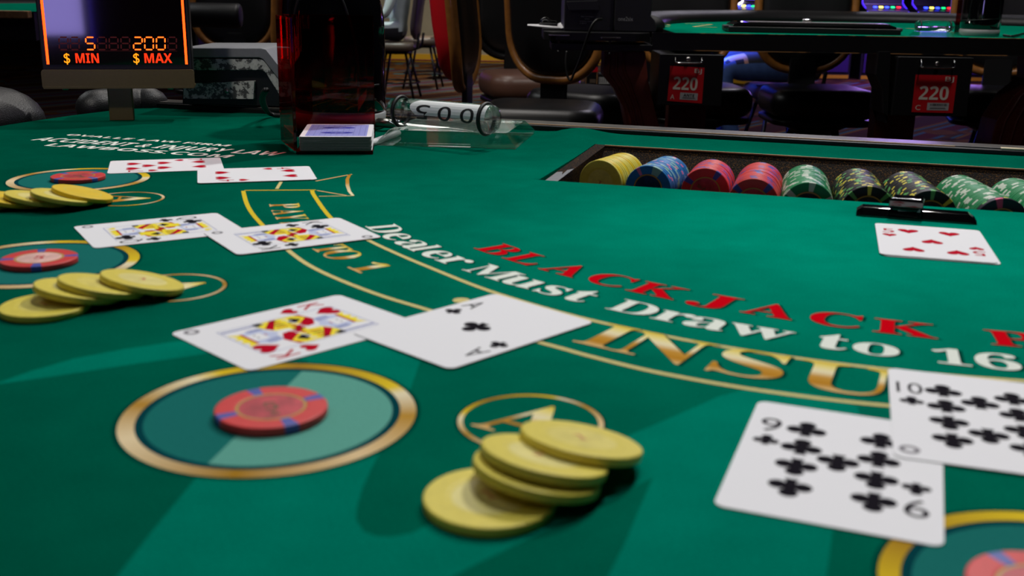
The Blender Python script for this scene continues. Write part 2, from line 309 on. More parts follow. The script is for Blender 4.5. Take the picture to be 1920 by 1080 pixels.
def styled(ch, style):
    if style == 'plain': return ch
    o = ord(ch)
    base = {'serif': (0x1D400, 0x1D41A, 0x1D7CE), 'sans': (0x1D5D4, 0x1D5EE, 0x1D7EC)}[style]
    if 65 <= o <= 90: return chr(base[0] + o - 65)
    if 97 <= o <= 122: return chr(base[1] + o - 97)
    if 48 <= o <= 57: return chr(base[2] + o - 48)
    return ch
def glyphs(st, style):
    if (st, style) in _G: return _G[(st, style)]
    c = bpy.data.curves.new('lettering', 'FONT'); c.body = ''.join(styled(x, style) for x in st); c.size = 1; c.resolution_u = 4
    o = bpy.data.objects.new('lettering', c); COL.objects.link(o); bpy.context.view_layer.update()
    me = bpy.data.meshes.new_from_object(o.evaluated_get(bpy.context.evaluated_depsgraph_get()))
    r = ([(v.co.x, v.co.y) for v in me.vertices], [tuple(p.vertices) for p in me.polygons])
    bpy.data.objects.remove(o); bpy.data.curves.remove(c); bpy.data.meshes.remove(me)
    if not r[0]: r = ([(0, 0), (.5, 0), (.5, .7), (0, .7)], [(0, 1, 2, 3)])
    _G[(st, style)] = r; return r
def capheight(style):
    if style not in _CH: _CH[style] = max(v[1] for v in glyphs('I', style)[0])
    return _CH[style]
def tag(o, label, category, group=None, kind=None):
    o['label'] = label; o['category'] = category
    if group: o['group'] = group
    if kind: o['kind'] = kind
    return o
def thing(name, origin, label, category, group=None, rotz=0.0):
    """an Empty at the base of a thing, origin in mm on the felt frame"""
    e = bpy.data.objects.new(name, None); COL.objects.link(e); e.empty_display_size = .05
    e.location = Vector(origin) * .001 + Vector((0, 0, TZ)); e.rotation_euler = (0, 0, rotz)
    return tag(e, label, category, group)
def dup(root, label, group=None):
    r = root.copy(); COL.objects.link(r); r['label'] = label
    if group: r['group'] = group
    for ch in list(root.children):
        c = ch.copy(); COL.objects.link(c); c.parent = r
        for g in list(ch.children):
            d = g.copy(); COL.objects.link(d); d.parent = c
    return r
def place(o, p, rotz=0.0):
    o.location = Vector(p) * .001 + Vector((0, 0, TZ)); o.rotation_euler = (0, 0, rotz); return o
FLOOR = -TZ * 1000

# ================================================================== the setting
def structure(name, fn, **kw):
    b = MB(); fn(b); o = b.build(name, **kw); o['kind'] = 'structure'; return o
structure('floor', lambda b: b.poly([(-9000, -3000, FLOOR), (11000, -3000, FLOOR), (11000, 22000, FLOOR), (-9000, 22000, FLOOR)], 'carpet'))
structure('ceiling', lambda b: b.box((1000, 9500, FLOOR + 4250), (20000, 25000, 100), 'ceiling_dark'))
structure('wall_left', lambda b: b.box((-9050, 9500, FLOOR + 2100), (100, 25000, 4200), 'wall_dark'))
structure('wall_right', lambda b: b.box((11050, 9500, FLOOR + 2100), (100, 25000, 4200), 'wall_dark'))
structure('wall_rear', lambda b: b.box((1000, 22050, FLOOR + 2100), (20000, 100, 4200), 'wall_dark'))
structure('wall_front', lambda b: b.box((1000, -3050, FLOOR + 2100), (20000, 100, 4200), 'wall_dark'))
structure('wall_partition', lambda b: b.box((-500, 16100, FLOOR + 2100), (4600, 160, 4200), 'wall_beige'))
structure('baseboard_partition', lambda b: [b.box((-500, 16010, FLOOR + 60), (4600, 20, 120), 'gold_trim'), b.box((-500, 16000, FLOOR + 30), (4600, 24, 20), 'wood_mahogany')], bevel=4)

# ================================================================== near blackjack table
UC = ARC.dot(UX); VC = ARC.dot(VX)                       # arc centre in table axes
TRAY_U0, TRAY_U1, TRAY_V0, TRAY_V1 = -216.0, UC * 2 + 216.0, 799.0, 1003.0
FELT_R, FELT_VB = 885.0, 1104.0
table = thing('blackjack_table', (ARC.x, ARC.y, FLOOR), 'near blackjack table with green printed felt and cards laid out on it', 'table')
TO = (ARC.x, ARC.y, FLOOR)
def hump(u, v):
    return 6.5 * math.exp(-((u + 244) / 23) ** 2 - ((v - 1030) / 62) ** 2) + 3.5 * math.exp(-((v - 1062) / 20) ** 2) * (1 if u > -260 else math.exp(-((u + 260) / 14) ** 2))
def felt():
    b = MB()
    def patch(us, vs, uf=None, z=True):
        ids = []
        for v in vs:
            row = []
            for t in us:
                u = uf(t, v) if uf else t
                row.append(b.pt(uv(u, v, hump(u, v) if z else 0)))
            ids.append(row)
        for a, c in zip(ids, ids[1:]):
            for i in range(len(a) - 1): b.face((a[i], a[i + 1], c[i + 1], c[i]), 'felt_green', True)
    half = lambda v: math.sqrt(max(0, FELT_R ** 2 - (v - VC) ** 2))
    lin_ = lambda a, c, n: [a + (c - a) * i / n for i in range(n + 1)]
    patch(lin_(-1, 1, 40), [VC - FELT_R * math.cos(math.radians(k)) for k in lin_(0, 83.3, 24)] + [TRAY_V0], lambda t, v: UC + t * half(v), False)
    vs = lin_(TRAY_V0, FELT_VB, 34)
    patch(lin_(0, 1, 60), vs, lambda t, v: UC - half(v) + t * (TRAY_U0 - (UC - half(v))))
    patch(lin_(0, 1, 8), vs, lambda t, v: TRAY_U1 + t * (UC + half(v) - TRAY_U1), False)
    patch(lin_(TRAY_U0, TRAY_U1, 60), lin_(TRAY_V1, FELT_VB, 12))
    # turned-down hems at the tray well and the dealer's edge
    for (a, c) in (((TRAY_U0, TRAY_V0), (TRAY_U1, TRAY_V0)), ((TRAY_U1, TRAY_V1), (TRAY_U0, TRAY_V1)), ((TRAY_U0, TRAY_V1), (TRAY_U0, TRAY_V0))):
        k = 24; A = []; B = []
        for i in range(k + 1):
            u = a[0] + (c[0] - a[0]) * i / k; v = a[1] + (c[1] - a[1]) * i / k; z = hump(u, v) if v > TRAY_V0 + 1 else 0
            A.append(uv(u, v, z)); B.append(uv(u, v, -6))
        b.strip(A, B, 'felt_green')
    return b.build('felt', table, TO, weld=True)
FELT = felt()
# table board under the felt, with the tray well left open
def board():
    b = MB(); outer = [(UC + (FELT_R + 8) * math.cos(a), VC + (FELT_R + 8) * math.sin(a)) for a in [math.radians(180 + i * 180 / 48) for i in range(49)]]
    V1 = FELT_VB
    pieces = [outer[0:1] + outer + [outer[-1]]]
    b.X = Matrix(((UX.x, VX.x, 0, 0), (UX.y, VX.y, 0, 0), (0, 0, 1, 0), (0, 0, 0, 1)))
    lower = [p for p in outer if p[1] <= TRAY_V0 - 1]
    b.prism(lower, -42, -2, 'black_wood')
    hw = FELT_R - 14
    b.box(((UC - hw + TRAY_U0) / 2 - 1, (TRAY_V0 + V1) / 2, -23), (TRAY_U0 - (UC - hw) - 2, V1 - TRAY_V0, 38), 'black_wood')
    b.box(((UC + hw + TRAY_U1) / 2 + 1, (TRAY_V0 + V1) / 2, -23), ((UC + hw) - TRAY_U1 - 2, V1 - TRAY_V0, 38), 'black_wood')
    b.box((UC, (TRAY_V1 + V1) / 2 + 1, -23), (TRAY_U1 - TRAY_U0, V1 - TRAY_V1 - 2, 38), 'black_wood')
    b.build('table_board', table, TO)
board()
# dealer's edge: a low black lip whose worn upper front arris has a highlight painted into its colour
b = MB(); b.X = Matrix(((UX.x, VX.x, 0, 0), (UX.y, VX.y, 0, 0), (0, 0, 1, 0), (0, 0, 0, 1)))
b.box((UC + 205, 1101, -17), (1250, 30, 45.5), 'black_wood'); b.box((-620, 1119, -17), (440, 32, 45.5), 'black_wood'); b.build('dealer_edge', table, TO, bevel=1.5)
b = MB(); b.X = Matrix(((UX.x, VX.x, 0, 0), (UX.y, VX.y, 0, 0), (0, 0, 1, 0), (0, 0, 0, 1)))
b.box((UC + 205, 1103, 6.4), (1250, 25, 1.2), 'strip_dark'); b.box((-620, 1120, 6.4), (440, 28, 1.2), 'strip_dark'); b.box((UC + 370, 1091.2, 6.6), (560, 7.5, 1.6), 'worn_edge_highlight'); b.box((UC - 280, 1089.8, 6.1), (660, 2, 1.2), 'worn_wood')
b.build('edge_trim', table, TO, bevel=.4)
# padded rail round the players' side
def rail(a0, a1, name, r=945, rr=(58, 46), zc=0.0, bulge=1.0):
    b = MB(); rings = []; n = 40
    angs = [a0 + (a1 - a0) * i / n for i in range(n + 1)]
    def sec(a, k):
        c = ARC + Vector((math.cos(a), math.sin(a), 0)) * r; d = Vector((math.cos(a), math.sin(a), 0))
        return [c + d * (rr[0] * k * math.cos(t)) + Vector((0, 0, zc + rr[1] * k * math.sin(t))) for t in [2 * math.pi * j / 20 for j in range(20)]]
    for k in range(1, 10): t_ = math.pi / 2 * k / 10; rings.append(sec(a0 - .05 * (1 - math.sin(t_)), max(.05, math.sin(t_) ** .8) if False else math.sqrt(max(.004, 1 - (1 - math.sin(t_)) ** 2))))
    for a in angs: rings.append(sec(a, 1))
    b.loft(rings, 'black_leather'); b.build(name, table, TO)
rail(math.radians(160.4), math.radians(333), 'padded_rail', r=950, rr=(64, 38), zc=-4)
b = MB()
b.tube(cat([at(160, 205, 2), at(190, 200, 2), at(240, 197, 2), at(275, 196, 2), at(294, 199, 2)], False, 5), [6, 14, 19, 22] + [23] * 13 + [22, 19, 14, 6], 'black_leather', n=16, flat=.9); b.build('rail_end_pad', table, TO)
# pedestal
b = MB(); c = uv(UC, 640); b.lathe([(260, FLOOR), (260, FLOOR + 60), (120, FLOOR + 110), (110, -200), (300, -60), (320, -42)], 'black_wood', 32, c); b.build('pedestal', table, TO)

# ---- printed layout
Z1, Z2, Z3, Z4, Z5 = .06, .10, .14, .18, .22
b = MB()
light = [(-60, 726), (0, 716), (60, 695), (140, 672), (230, 655), (310, 643), (400, 632), (520, 626), (650, 628), (760, 640), (799, 652), (787, 680), (771, 726), (755, 775), (730, 820), (704, 863), (682, 910), (669, 950), (668, 975), (683, 997), (705, 1005), (735, 1006), (771, 1000), (820, 975), (900, 935), (1000, 890), (1100, 850), (1177, 817), (1266, 780), (1349, 743), (1403, 729), (1450, 729), (1510, 736), (1578, 751), (1607, 762), (1612, 778), (1600, 860), (1562, 992), (1550, 1080), (1540, 1180), (1100, 1180), (1140, 1080), (1171, 1020), (1224, 895), (1121, 948), (1027, 992), (850, 1080), (700, 1170), (140, 1170), (220, 1080), (290, 990), (371, 892), (389, 871), (470, 792), (567, 696), (578, 676), (500, 666), (400, 661), (330, 672), (250, 683), (120, 703), (0, 720)]
b.poly([at(x, y, Z1) for x, y in light], 'felt_light_print'); b.build('printed_swirl', FELT, TO, recalc=False)

def polar(r, a, z): return ARC + Vector((math.cos(a) * r, math.sin(a) * r, z))
def rad(r0, r1, a0, a1, z, m, bb, n=90):
    A = [polar(r1, math.radians(a0 + (a1 - a0) * i / n), z) for i in range(n + 1)]; B = [polar(r0, math.radians(a0 + (a1 - a0) * i / n), z) for i in range(n + 1)]
    bb.strip(A, B, m)
# the two lines of the insurance band follow points measured along the print
inner = [(585, 357), (590, 368), (620, 408), (660, 434), (700, 455), (750, 478), (800, 499), (900, 539), (1000, 571), (1100, 598), (1200, 620), (1300, 640), (1400, 657), (1500, 672), (1600, 685), (1750, 701), (1920, 714), (2100, 722)]
outer = [(456, 358), (462, 380), (473, 400), (495, 425), (545, 473), (600, 508), (700, 549), (800, 580), (920, 617), (1050, 652), (1100, 666), (1200, 691), (1300, 711), (1400, 728), (1500, 742), (1600, 754), (1700, 763), (1850, 772), (2050, 780)]
b = MB()
for line in (inner, outer):
    c = cat([at(x, y, Z4) for x, y in line], False, 5); A = []; B = []
    for i, p in enumerate(c):
        d = Vector(((ARC - p).x, (ARC - p).y, 0)).normalized(); A.append(p + d * 1.5); B.append(p - d * 1.5)
    k = len(c) // 5; b.strip(A[:k + 1], B[:k + 1], 'print_yellow'); b.strip(A[k:], B[k:], 'print_cream')
def pline(pts, wd, m, z=Z4):
    P = [at(x, y, z) for x, y in pts]
    for p, q in zip(P, P[1:]):
        d = (q - p).normalized(); n = Vector((-d.y, d.x, 0)) * wd / 2; b.poly([p - n, q - n, q + n, p + n], m)
pline([(458, 357), (592, 356)], 2.2, 'print_yellow'); pline([(519, 354), (527, 341)], 2.6, 'print_cream'); pline([(592, 339.5), (660, 326.5)], 2, 'print_gold')
pline([(594, 357), (650, 366.5)], 1.8, 'print_gold'); pline([(598, 368), (660, 367)], 1.8, 'print_cream')
c1 = [(653, 327), (648, 336), (648, 348), (652, 359), (659, 367)]; 
A = [at(x, y, Z4) for x, y in c1]; B = [at(x + 7 - (abs(i - 2) * .6), y, Z4) for i, (x, y) in enumerate(c1)]; b.strip(B, A, 'print_gold', [.2, .3, .5, .6, .7])
b.build('insurance_band', FELT, TO, recalc=False)

def arc_letter(bb, ch, px, py, rb, h, m, style='serif', wscale=1.0, z=Z5, shadow=None, da=0.0):
    p = at(px, py, 0) - ARC; a = math.atan2(p.y, p.x) + math.radians(da)
    yd = Vector((-math.cos(a), -math.sin(a), 0)); xd = Vector((-math.sin(a), math.cos(a), 0)); vs, _ = glyphs(ch, style); wd = (max(v[0] for v in vs) - min(v[0] for v in vs)) * h / capheight(style) * wscale
    o = polar(rb, a, z)
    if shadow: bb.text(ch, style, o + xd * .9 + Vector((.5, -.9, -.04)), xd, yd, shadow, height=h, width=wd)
    bb.text(ch, style, o, xd, yd, m, height=h, width=wd)
b = MB()
for ch, x, y in (('B', 932, 469), ('L', 985, 487), ('A', 1057, 508), ('C', 1143, 526), ('K', 1235, 545), ('J', 1340, 565), ('A', 1443, 585), ('C', 1567, 600), ('K', 1697, 615), ('P', 1898, 634)):
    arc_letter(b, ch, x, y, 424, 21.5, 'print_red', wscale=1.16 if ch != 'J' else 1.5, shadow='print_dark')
b.build('payout_lettering', FELT, TO, recalc=False, label='red printed letters BLACKJACK P curving across the felt')
b = MB()
for ch, x, y in (('D', 714, 430), ('e', 735, 445), ('a', 765, 459), ('l', 788, 467), ('e', 815, 478), ('r', 850, 490), ('M', 925, 511), ('u', 985, 528), ('s', 1037, 545), ('t', 1090, 556), ('D', 1193, 577), ('r', 1265, 594), ('a', 1328, 605), ('w', 1427, 620), ('t', 1563, 641), ('o', 1643, 653), ('1', 1783, 668), ('6', 1870, 679)):
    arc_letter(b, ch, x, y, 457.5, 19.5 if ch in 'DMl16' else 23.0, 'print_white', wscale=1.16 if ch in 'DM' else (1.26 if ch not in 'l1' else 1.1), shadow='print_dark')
b.build('rule_lettering', FELT, TO, recalc=False, label='white printed words Dealer Must Draw to 16')
for ch, x, y, ws in (('I', 1138, 632, 1.1), ('N', 1240, 655, 1.12), ('S', 1408, 682, 1.3), ('U', 1588, 708, 1.15)):
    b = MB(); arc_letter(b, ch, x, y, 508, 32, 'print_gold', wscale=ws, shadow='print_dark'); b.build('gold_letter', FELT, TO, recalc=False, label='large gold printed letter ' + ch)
for word in ((('P', 522, 387, .9), ('A', 536, 398, .8), ('Y', 548, 408, .8), ('S', 560, 420, .9)), (('T', 612, 468, .9), ('O', 640, 478, 1.0)), (('1', 690, 502, 1.2),)):
    b = MB()
    for ch, x, y, ws in word: arc_letter(b, ch, x, y, 505.5, 20, 'print_gold', wscale=ws)
    b.build('payout_word', FELT, TO, recalc=False, label='small gold printed word ' + ''.join(w_[0] for w_ in word) + ' on the band')
b = MB()
p = at(865, 563, Z5); b.disc((p.x, p.y), 4.2, Z5, 'print_cream', 20); b.build('printed_dot', FELT, TO, recalc=False)
# sponsor's lines
b = MB()
def tline(st, style, p0, p1, h, m, lean=0.0):
    a = at(*p0, Z5); c = at(*p1, Z5); xd = (c - a).normalized(); yd = Vector((-xd.y, xd.x, 0)) + xd * lean
    b.text(st, style, a, xd, yd, m, height=h, width=(c - a).length, center=False)
tline('OVALLE LAW FIRM', 'sans', (121, 253.5), (424, 274.5), 10, 'print_white')
tline('ACCIDENT & INJURY LAW', 'sans', (57, 262.5), (516, 292), 21, 'print_white')
tline('LAWBOSS.COM', 'sans', (82, 273), (424, 295.8), 15, 'print_white')
b.build('sponsor_lettering', FELT, TO, recalc=False, label='white advertising lines printed on the felt near the limit sign')

def betting(c, r, two=False, light=False, ph=0.0, label=None):
    b = MB(); b.disc(c, r - 3, Z2, 'print_teal_light' if light else 'print_teal', 72)
    b.ring(c, r - 8.4, r - 5.4, Z3 - .02, 'print_teal_dark'); b.ring(c, r, r + 1.6, Z3 - .02, 'print_dark')
    if two:
        p = at(567, 696, 0); q = at(389, 871, 0); a0 = math.atan2(q.y - c[1], q.x - c[0]); a1 = math.atan2(p.y - c[1], p.x - c[0])
        while a1 < a0: a1 += 2 * math.pi
        rr = r - 8.4; b.poly([(c[0] + rr * math.cos(a0 + (a1 - a0) * i / 40), c[1] + rr * math.sin(a0 + (a1 - a0) * i / 40), Z3 - .01) for i in range(41)], 'print_teal_light')
    b.ring(c, r - 5.6, r, Z4, 'print_gold_ring', gphase=ph); b.build('betting_circle', FELT, TO, recalc=False, label=label)
betting((-84.5, 347), 51.2, two=True, ph=0.0, label='betting circle printed on the felt nearest the kings and ace'); betting((-253.5, 548.5), 50.8, ph=-.07); betting((-331, 797), 51, ph=-.04); betting((145.5, 231.5), 50.8, ph=.13)
def bonus(c, r, ph):
    b = MB(); b.ring(c, r - 1.9, r, Z4, 'print_gold_ring', gphase=ph); b.ring(c, r, r + 1, Z3, 'print_dark')
    cc = Vector((c[0], c[1], Z5)); d = (ARC - cc); d.z = 0; d.normalize(); x = Vector((d.y, -d.x, 0))
    b.text('A', 'serif', cc - d * 14.5, x, d, 'print_gold', height=30, width=31); b.build('bonus_circle', FELT, TO, recalc=False)
bonus((7.3, 343.5), 25.6, .1); bonus((-168, 505), 25.5, .3); bonus((-269.5, 724.5), 25.5, .5)

# ================================================================== chips
def chip_mesh(kind, spots, inlay, line='ring_gold', base=None, legend=None, R=19.5, T=3.2):
    b = MB(); n = 72; base = base or 'chip_' + kind
    def col(i):
        for a0, a1, m in spots:
            if a0 <= (i % n) < a1: return m
        return base
    ringp = lambda r, z: [Vector((r * math.cos(2 * math.pi * i / n), r * math.sin(2 * math.pi * i / n), z)) for i in range(n)]
    prof = [(12.4, T - .12), (12.9, T), (18.9, T), (19.4, T - .25), (19.5, T - .6), (19.5, .6), (19.4, .25), (18.9, 0), (12.9, 0), (12.4, .12)]
    ids = [[b.pt(p) for p in ringp(r, z)] for r, z in prof]
    for k, (a, c) in enumerate(zip(ids, ids[1:])):
        for i in range(n): j = (i + 1) % n; b.face((a[j], a[i], c[i], c[j]), col(i), 2 <= k <= 6)
    for idl, z, s in ((ids[0], T - .12, 1), (ids[-1], .12, -1)):
        b.face(idl if s > 0 else idl[::-1], inlay)
        b.ring((0, 0), 11.3, 12.3, z + .03 * s, line, 48)
        if legend:
            for st, y, h, m in legend:
                b.text(st, 'serif', (0, y, z + .04 * s), (s, 0, 0), (0, 1, 0), m, height=h)
    return b
sp4 = lambda m, w=3: [(k * 18, k * 18 + w, m) for k in range(4)]
sp8 = lambda m, m2: [(k * 9, k * 9 + 2, m if k % 2 else m2) for k in range(8)]
KINDS = {
    'red': chip_mesh('red', sp4('spot_blue'), 'inlay_red', legend=[('5', -3, 7, 'ink_brown'), ('&', -8, 4, 'ink_brown')]),
    'red_pale': chip_mesh('red', sp4('spot_blue'), 'inlay_pale', legend=[('5', -3, 7, 'ink_red')]),
    'yellow': chip_mesh('yellow', [], 'inlay_yellow', line='chip_yellow', legend=[('1', -2, 6, 'ink_rust')]),
    'yellow_bright': chip_mesh('yellow', [], 'chip_yellow_bright', line='chip_yellow', base='chip_yellow_bright'),
    'yellow_pale': chip_mesh('yellow', [], 'chip_yellow_pale', line='chip_yellow', base='chip_yellow', legend=[('1', -2, 6, 'ink_rust')]),
    'blue': chip_mesh('blue', [(k * 12, k * 12 + (5 if k % 2 else 2), 'spot_mint' if k % 2 else 'spot_pink') for k in range(6)], 'inlay_blue'),
    'green': chip_mesh('green', [(k * 12, k * 12 + 3, 'spot_pale') for k in range(6)], 'inlay_dark'),
    'black': chip_mesh('black', sp8('spot_yellow', 'spot_lime'), 'inlay_dark'),
    'purple': chip_mesh('purple', sp4('spot_hotpink'), 'inlay_dark'),
}
PROTO = {}
def chip(kind, p, normal=(0, 0, 1), spin=0.0, label='', group=None):
    """p: centre of the underside in mm"""
    if kind not in PROTO:
        o = KINDS[kind].build('casino_chip'); PROTO[kind] = o
    else:
        o = PROTO[kind].copy(); COL.objects.link(o)
    q = Vector((0, 0, 1)).rotation_difference(Vector(normal).normalized())
    o.rotation_mode = 'QUATERNION'; o.rotation_quaternion = q @ Matrix.Rotation(spin, 3, 'Z').to_quaternion()
    o.location = Vector(p) * .001 + Vector((0, 0, TZ))
    return tag(o, label, 'chip', group)
ZC = .3
chip('red', (-83.8, 345.5, ZC), spin=.45, label='red chip on the betting circle below the king of hearts and ace', group='red wager chips on the betting circles')
chip('red_pale', (-252.6, 546.6, ZC), spin=.2, label='red chip with pale centre on the circle below the queen of clubs', group='red wager chips on the betting circles')
chip('red', (-330.6, 794.1, ZC), spin=.9, label='red chip on the betting circle below the limit sign', group='red wager chips on the betting circles')
chip('red', (135.5, 234.5, ZC), spin=.2, label='red chip half cut off below the nine of clubs', group='red wager chips on the betting circles')
def tchip(kind, top, tilt, spin, label, group):
    n = Vector((tilt[0], tilt[1], 1)).normalized(); chip(kind, Vector(top) - n * 3.2, n, spin, label, group)
G1, G2, G3 = 'yellow chips on the bonus circle beside the main red chip', 'yellow chips on the bonus circle below the queen and king of clubs', 'yellow chips on the bonus circle below the limit sign'
tchip('yellow_pale', (-5.5, 280.4, 3.5), (0, 0), .5, 'bottom yellow chip lying flat at the front of the nearest leaning pile', G1)
tchip('yellow', (8.6, 289.6, 7.9), (.19, .115), 1.5, 'second yellow chip up in the nearest leaning pile', G1)
tchip('yellow_pale', (10.8, 293.4, 11.0), (.19, .155), 2.2, 'third yellow chip up in the nearest leaning pile', G1)
tchip('yellow', (22.8, 308.1, 10.0), (.165, .16), .3, 'topmost yellow chip of the nearest leaning pile', G1)
tchip('yellow', (-213.3, 462.3, 3.5), (0, 0), .9, 'bottom yellow chip lying flat in the pile below the queen of clubs', G2)
tchip('yellow_pale', (-202.9, 475.8, 7.6), (.18, .11), 2, 'second yellow chip up in the pile below the queen of clubs', G2)
tchip('yellow', (-194, 481.2, 8.6), (.2, .13), 4, 'third yellow chip up in the pile below the queen of clubs', G2)
tchip('yellow_pale', (-178.3, 492, 7.8), (.215, .13), .2, 'topmost yellow chip of the pile below the queen of clubs', G2)
tchip('yellow', (-352.5, 686, 3.5), (0, 0), .1, 'bottom yellow chip at the left picture edge below the far betting circle', G3)
tchip('yellow_bright', (-334.4, 691.6, 6.3), (.19, .07), 1, 'second yellow chip up in the pile at the far betting circle', G3)
tchip('yellow_pale', (-317.7, 692.9, 7.0), (.2, .09), 2, 'third yellow chip up in the pile at the far betting circle', G3)
tchip('yellow_pale', (-299.3, 690.9, 9.0), (.2, .087), 3, 'fourth yellow chip up in the pile at the far betting circle', G3)
tchip('yellow_bright', (-290.3, 702.8, 9.0), (.234, .09), .5, 'bright yellow topmost chip of the pile at the far betting circle', G3)

# ---- chip tray let into the table, and its rows of chips
TU = Matrix(((UX.x, VX.x, 0, 0), (UX.y, VX.y, 0, 0), (0, 0, 1, 0), (0, 0, 0, 1)))
tray = thing('chip_tray', uv(UC, 900, -36), 'brown hammered metal chip tray sunk into the dealer side of the near table', 'chip tray')
TRO = uv(UC, 900, -36)
ZT = 8.0; ZAX = ZT - 19.5
b = MB(); b.X = TU
i0, i1, o0, o1 = TRAY_U0 + 12, TRAY_U1 - 12, TRAY_U0 + 1, TRAY_U1 - 1
f0, f1 = TRAY_V0 + 9, TRAY_V1 - 9
RZ = 1.2
def quad(p, m): b.face([b.pt(x) for x in p], m)
# rim top
for q in (((o0, TRAY_V0 + 1), (i0, f0), (i0, f1), (o0, TRAY_V1 - 1)), ((i1, f0), (o1, TRAY_V0 + 1), (o1, TRAY_V1 - 1), (i1, f1)), ((o0, TRAY_V1 - 1), (i0, f1), (i1, f1), (o1, TRAY_V1 - 1)), ((o0, TRAY_V0 + 1), (o1, TRAY_V0 + 1), (i1, f0), (i0, f0))):
    quad([(x, y, RZ - (4 if y == f0 or y == TRAY_V0 + 1 else 0)) for x, y in q], 'tray_hammered')
# inner walls, the rear one raked towards the chips
quad([(i0, f0, RZ - 4), (i0, f1, RZ), (i0, f1, -34), (i0, f0, -34)], 'tray_hammered'); quad([(i1, f1, RZ), (i1, f0, RZ - 4), (i1, f0, -34), (i1, f1, -34)], 'tray_hammered')
quad([(i0, f1, RZ), (i1, f1, RZ), (i1, f1 - 45, -34), (i0, f1 - 45, -34)], 'tray_hammered'); quad([(i1, f0, RZ - 4), (i0, f0, RZ - 4), (i0, f0, -34), (i1, f0, -34)], 'tray_hammered')
quad([(i0, f0, -34), (i0, f1 - 45, -34), (i1, f1 - 45, -34), (i1, f0, -34)], 'tray_hammered')
TRB = b.build('tray_body', tray, TRO)
b = MB(); b.X = TU
b.box(((i0 + i1) / 2, f1 - 1, RZ + .6), (i1 - i0, 1.8, 1.4), 'worn_wood'); b.build('rim_edge', TRB, TRO, bevel=.3, label='bright worn edge of the tray rim')
b = MB(); b.X = TU
b.poly([(o0 + 1, TRAY_V0 + 4, RZ + .3 - 4), (i0, f0, RZ + .3 - 4), (i0, f0 + 60, RZ + .35 - 2.6), (i0 - 4, f0 + 52, RZ + .3 - 2.7), (i0 - 3, f0 + 30, RZ + .3 - 3.2), (o0 + 5, f0 + 44, RZ + .3 - 2.9), (o0 + 1, f0 + 40, RZ + .3 - 3)], 'grey_plastic'); b.build('worn_patch', TRB, TRO, recalc=False, label='grey bare patch on the tray corner')
COLS = [('yellow', 'leftmost column of the chip tray', (1127, 300), (1172, 286), 15), ('blue', 'blue column of the chip tray', (1217, 310), (1255, 292), 18), ('red', 'left red column of the chip tray', (1325, 315), (1338, 298), 17), ('red', 'right red column of the chip tray', (1415, 334), (1428, 304), 27), ('green', 'green column right of the red ones', (1518, 342), (1513, 309), 28), ('black', 'left black column of the chip tray', (1631, 349), (1609, 315), 28), ('black', 'right black column of the chip tray', (1748, 357), (1700, 320.5), 28), ('green', 'green column behind the card reader', (1884.6, 371.5), (1799.6, 327.6), 32), ('green', 'rightmost visible green column of the tray', (2010, 379), (1900, 333), 32)]
ORD = 'first second third fourth fifth sixth seventh eighth ninth tenth eleventh twelfth thirteenth fourteenth fifteenth sixteenth seventeenth eighteenth nineteenth twentieth'.split() + ['twenty-' + x for x in 'first second third fourth fifth sixth seventh eighth ninth'.split()] + ['thirtieth'] + ['thirty-' + x for x in 'first second third'.split()]
rng = random.Random(3)
for kind, where, near, far, n in COLS:
    pn = at(*near, ZT); pf = at(*far, ZT); d = (pf - pn); step = d.length / n; d.normalize()
    pn.z = pf.z = ZAX
    for i in range(n):
        k = kind
        if 'behind the card reader' in where and i < 2: k = ('purple', 'black')[i]
        if kind == 'yellow': k = ('yellow', 'yellow_pale', 'yellow', 'yellow_bright')[(i * 7) % 4]
        p = pn + d * (step * i) + Vector((rng.uniform(-.25, .25), 0, rng.uniform(-.3, .1)))
        cn = 'yellow' if kind == 'yellow' else k
        chip(k, p + d * min(step, 3.3), -d, rng.uniform(0, 6.28), '%s chip, %s from the near end of the %s' % (cn, ORD[i], where), 'chips in the ' + where)

# ---- card reader beside the tray: a black bevelled bar with a raised knob
def bar():
    A = at(1605, 406, 0); B = at(1832, 423, 0); xd = (B - A).normalized(); L_ = (B - A).length; yd = Vector((-xd.y, xd.x, 0)); base = (A + B) / 2 + yd * 11; base.z = .3
    t = thing('card_reader', base, 'black card reader bar with a raised knob on the felt behind the five of hearts', 'card reader', rotz=math.atan2(xd.y, xd.x))
    b = MB(); sec = [(-10, 0), (10, 0), (9, 4), (6, 5.6), (-5, 5.6), (-10, 1)]
    b.loft([[Vector((x, y * k, z * kz)) for y, z in sec] for x, k, kz in ((-L_ / 2, .9, .5), (-L_ / 2 + 4, 1, 1), (L_ / 2 - 5, 1, 1), (L_ / 2, .95, .35))], 'gloss_black', sm=False); b.build('bar', t, bevel=.6)
    b = MB(); b.X = Matrix.Translation((-L_ * .095, -2, 0)); b.loft([[Vector((x * k, y * k, z)) for x, y in ((-13, -9), (13, -11), (15, 8), (-9, 9))] for k, z in ((.6, 5), (.66, 7), (.84, 8), (.84, 12), (.74, 14), (.45, 14.5))], 'gloss_black', sm=False); b.build('knob', t, bevel=.6)
    b = MB(); b.box((-L_ * .06, -7.2, 5.8), (14, 1.2, 1.6), 'label_silver'); b.build('mirror_slot', t, label='pale slot under the knob')
bar()

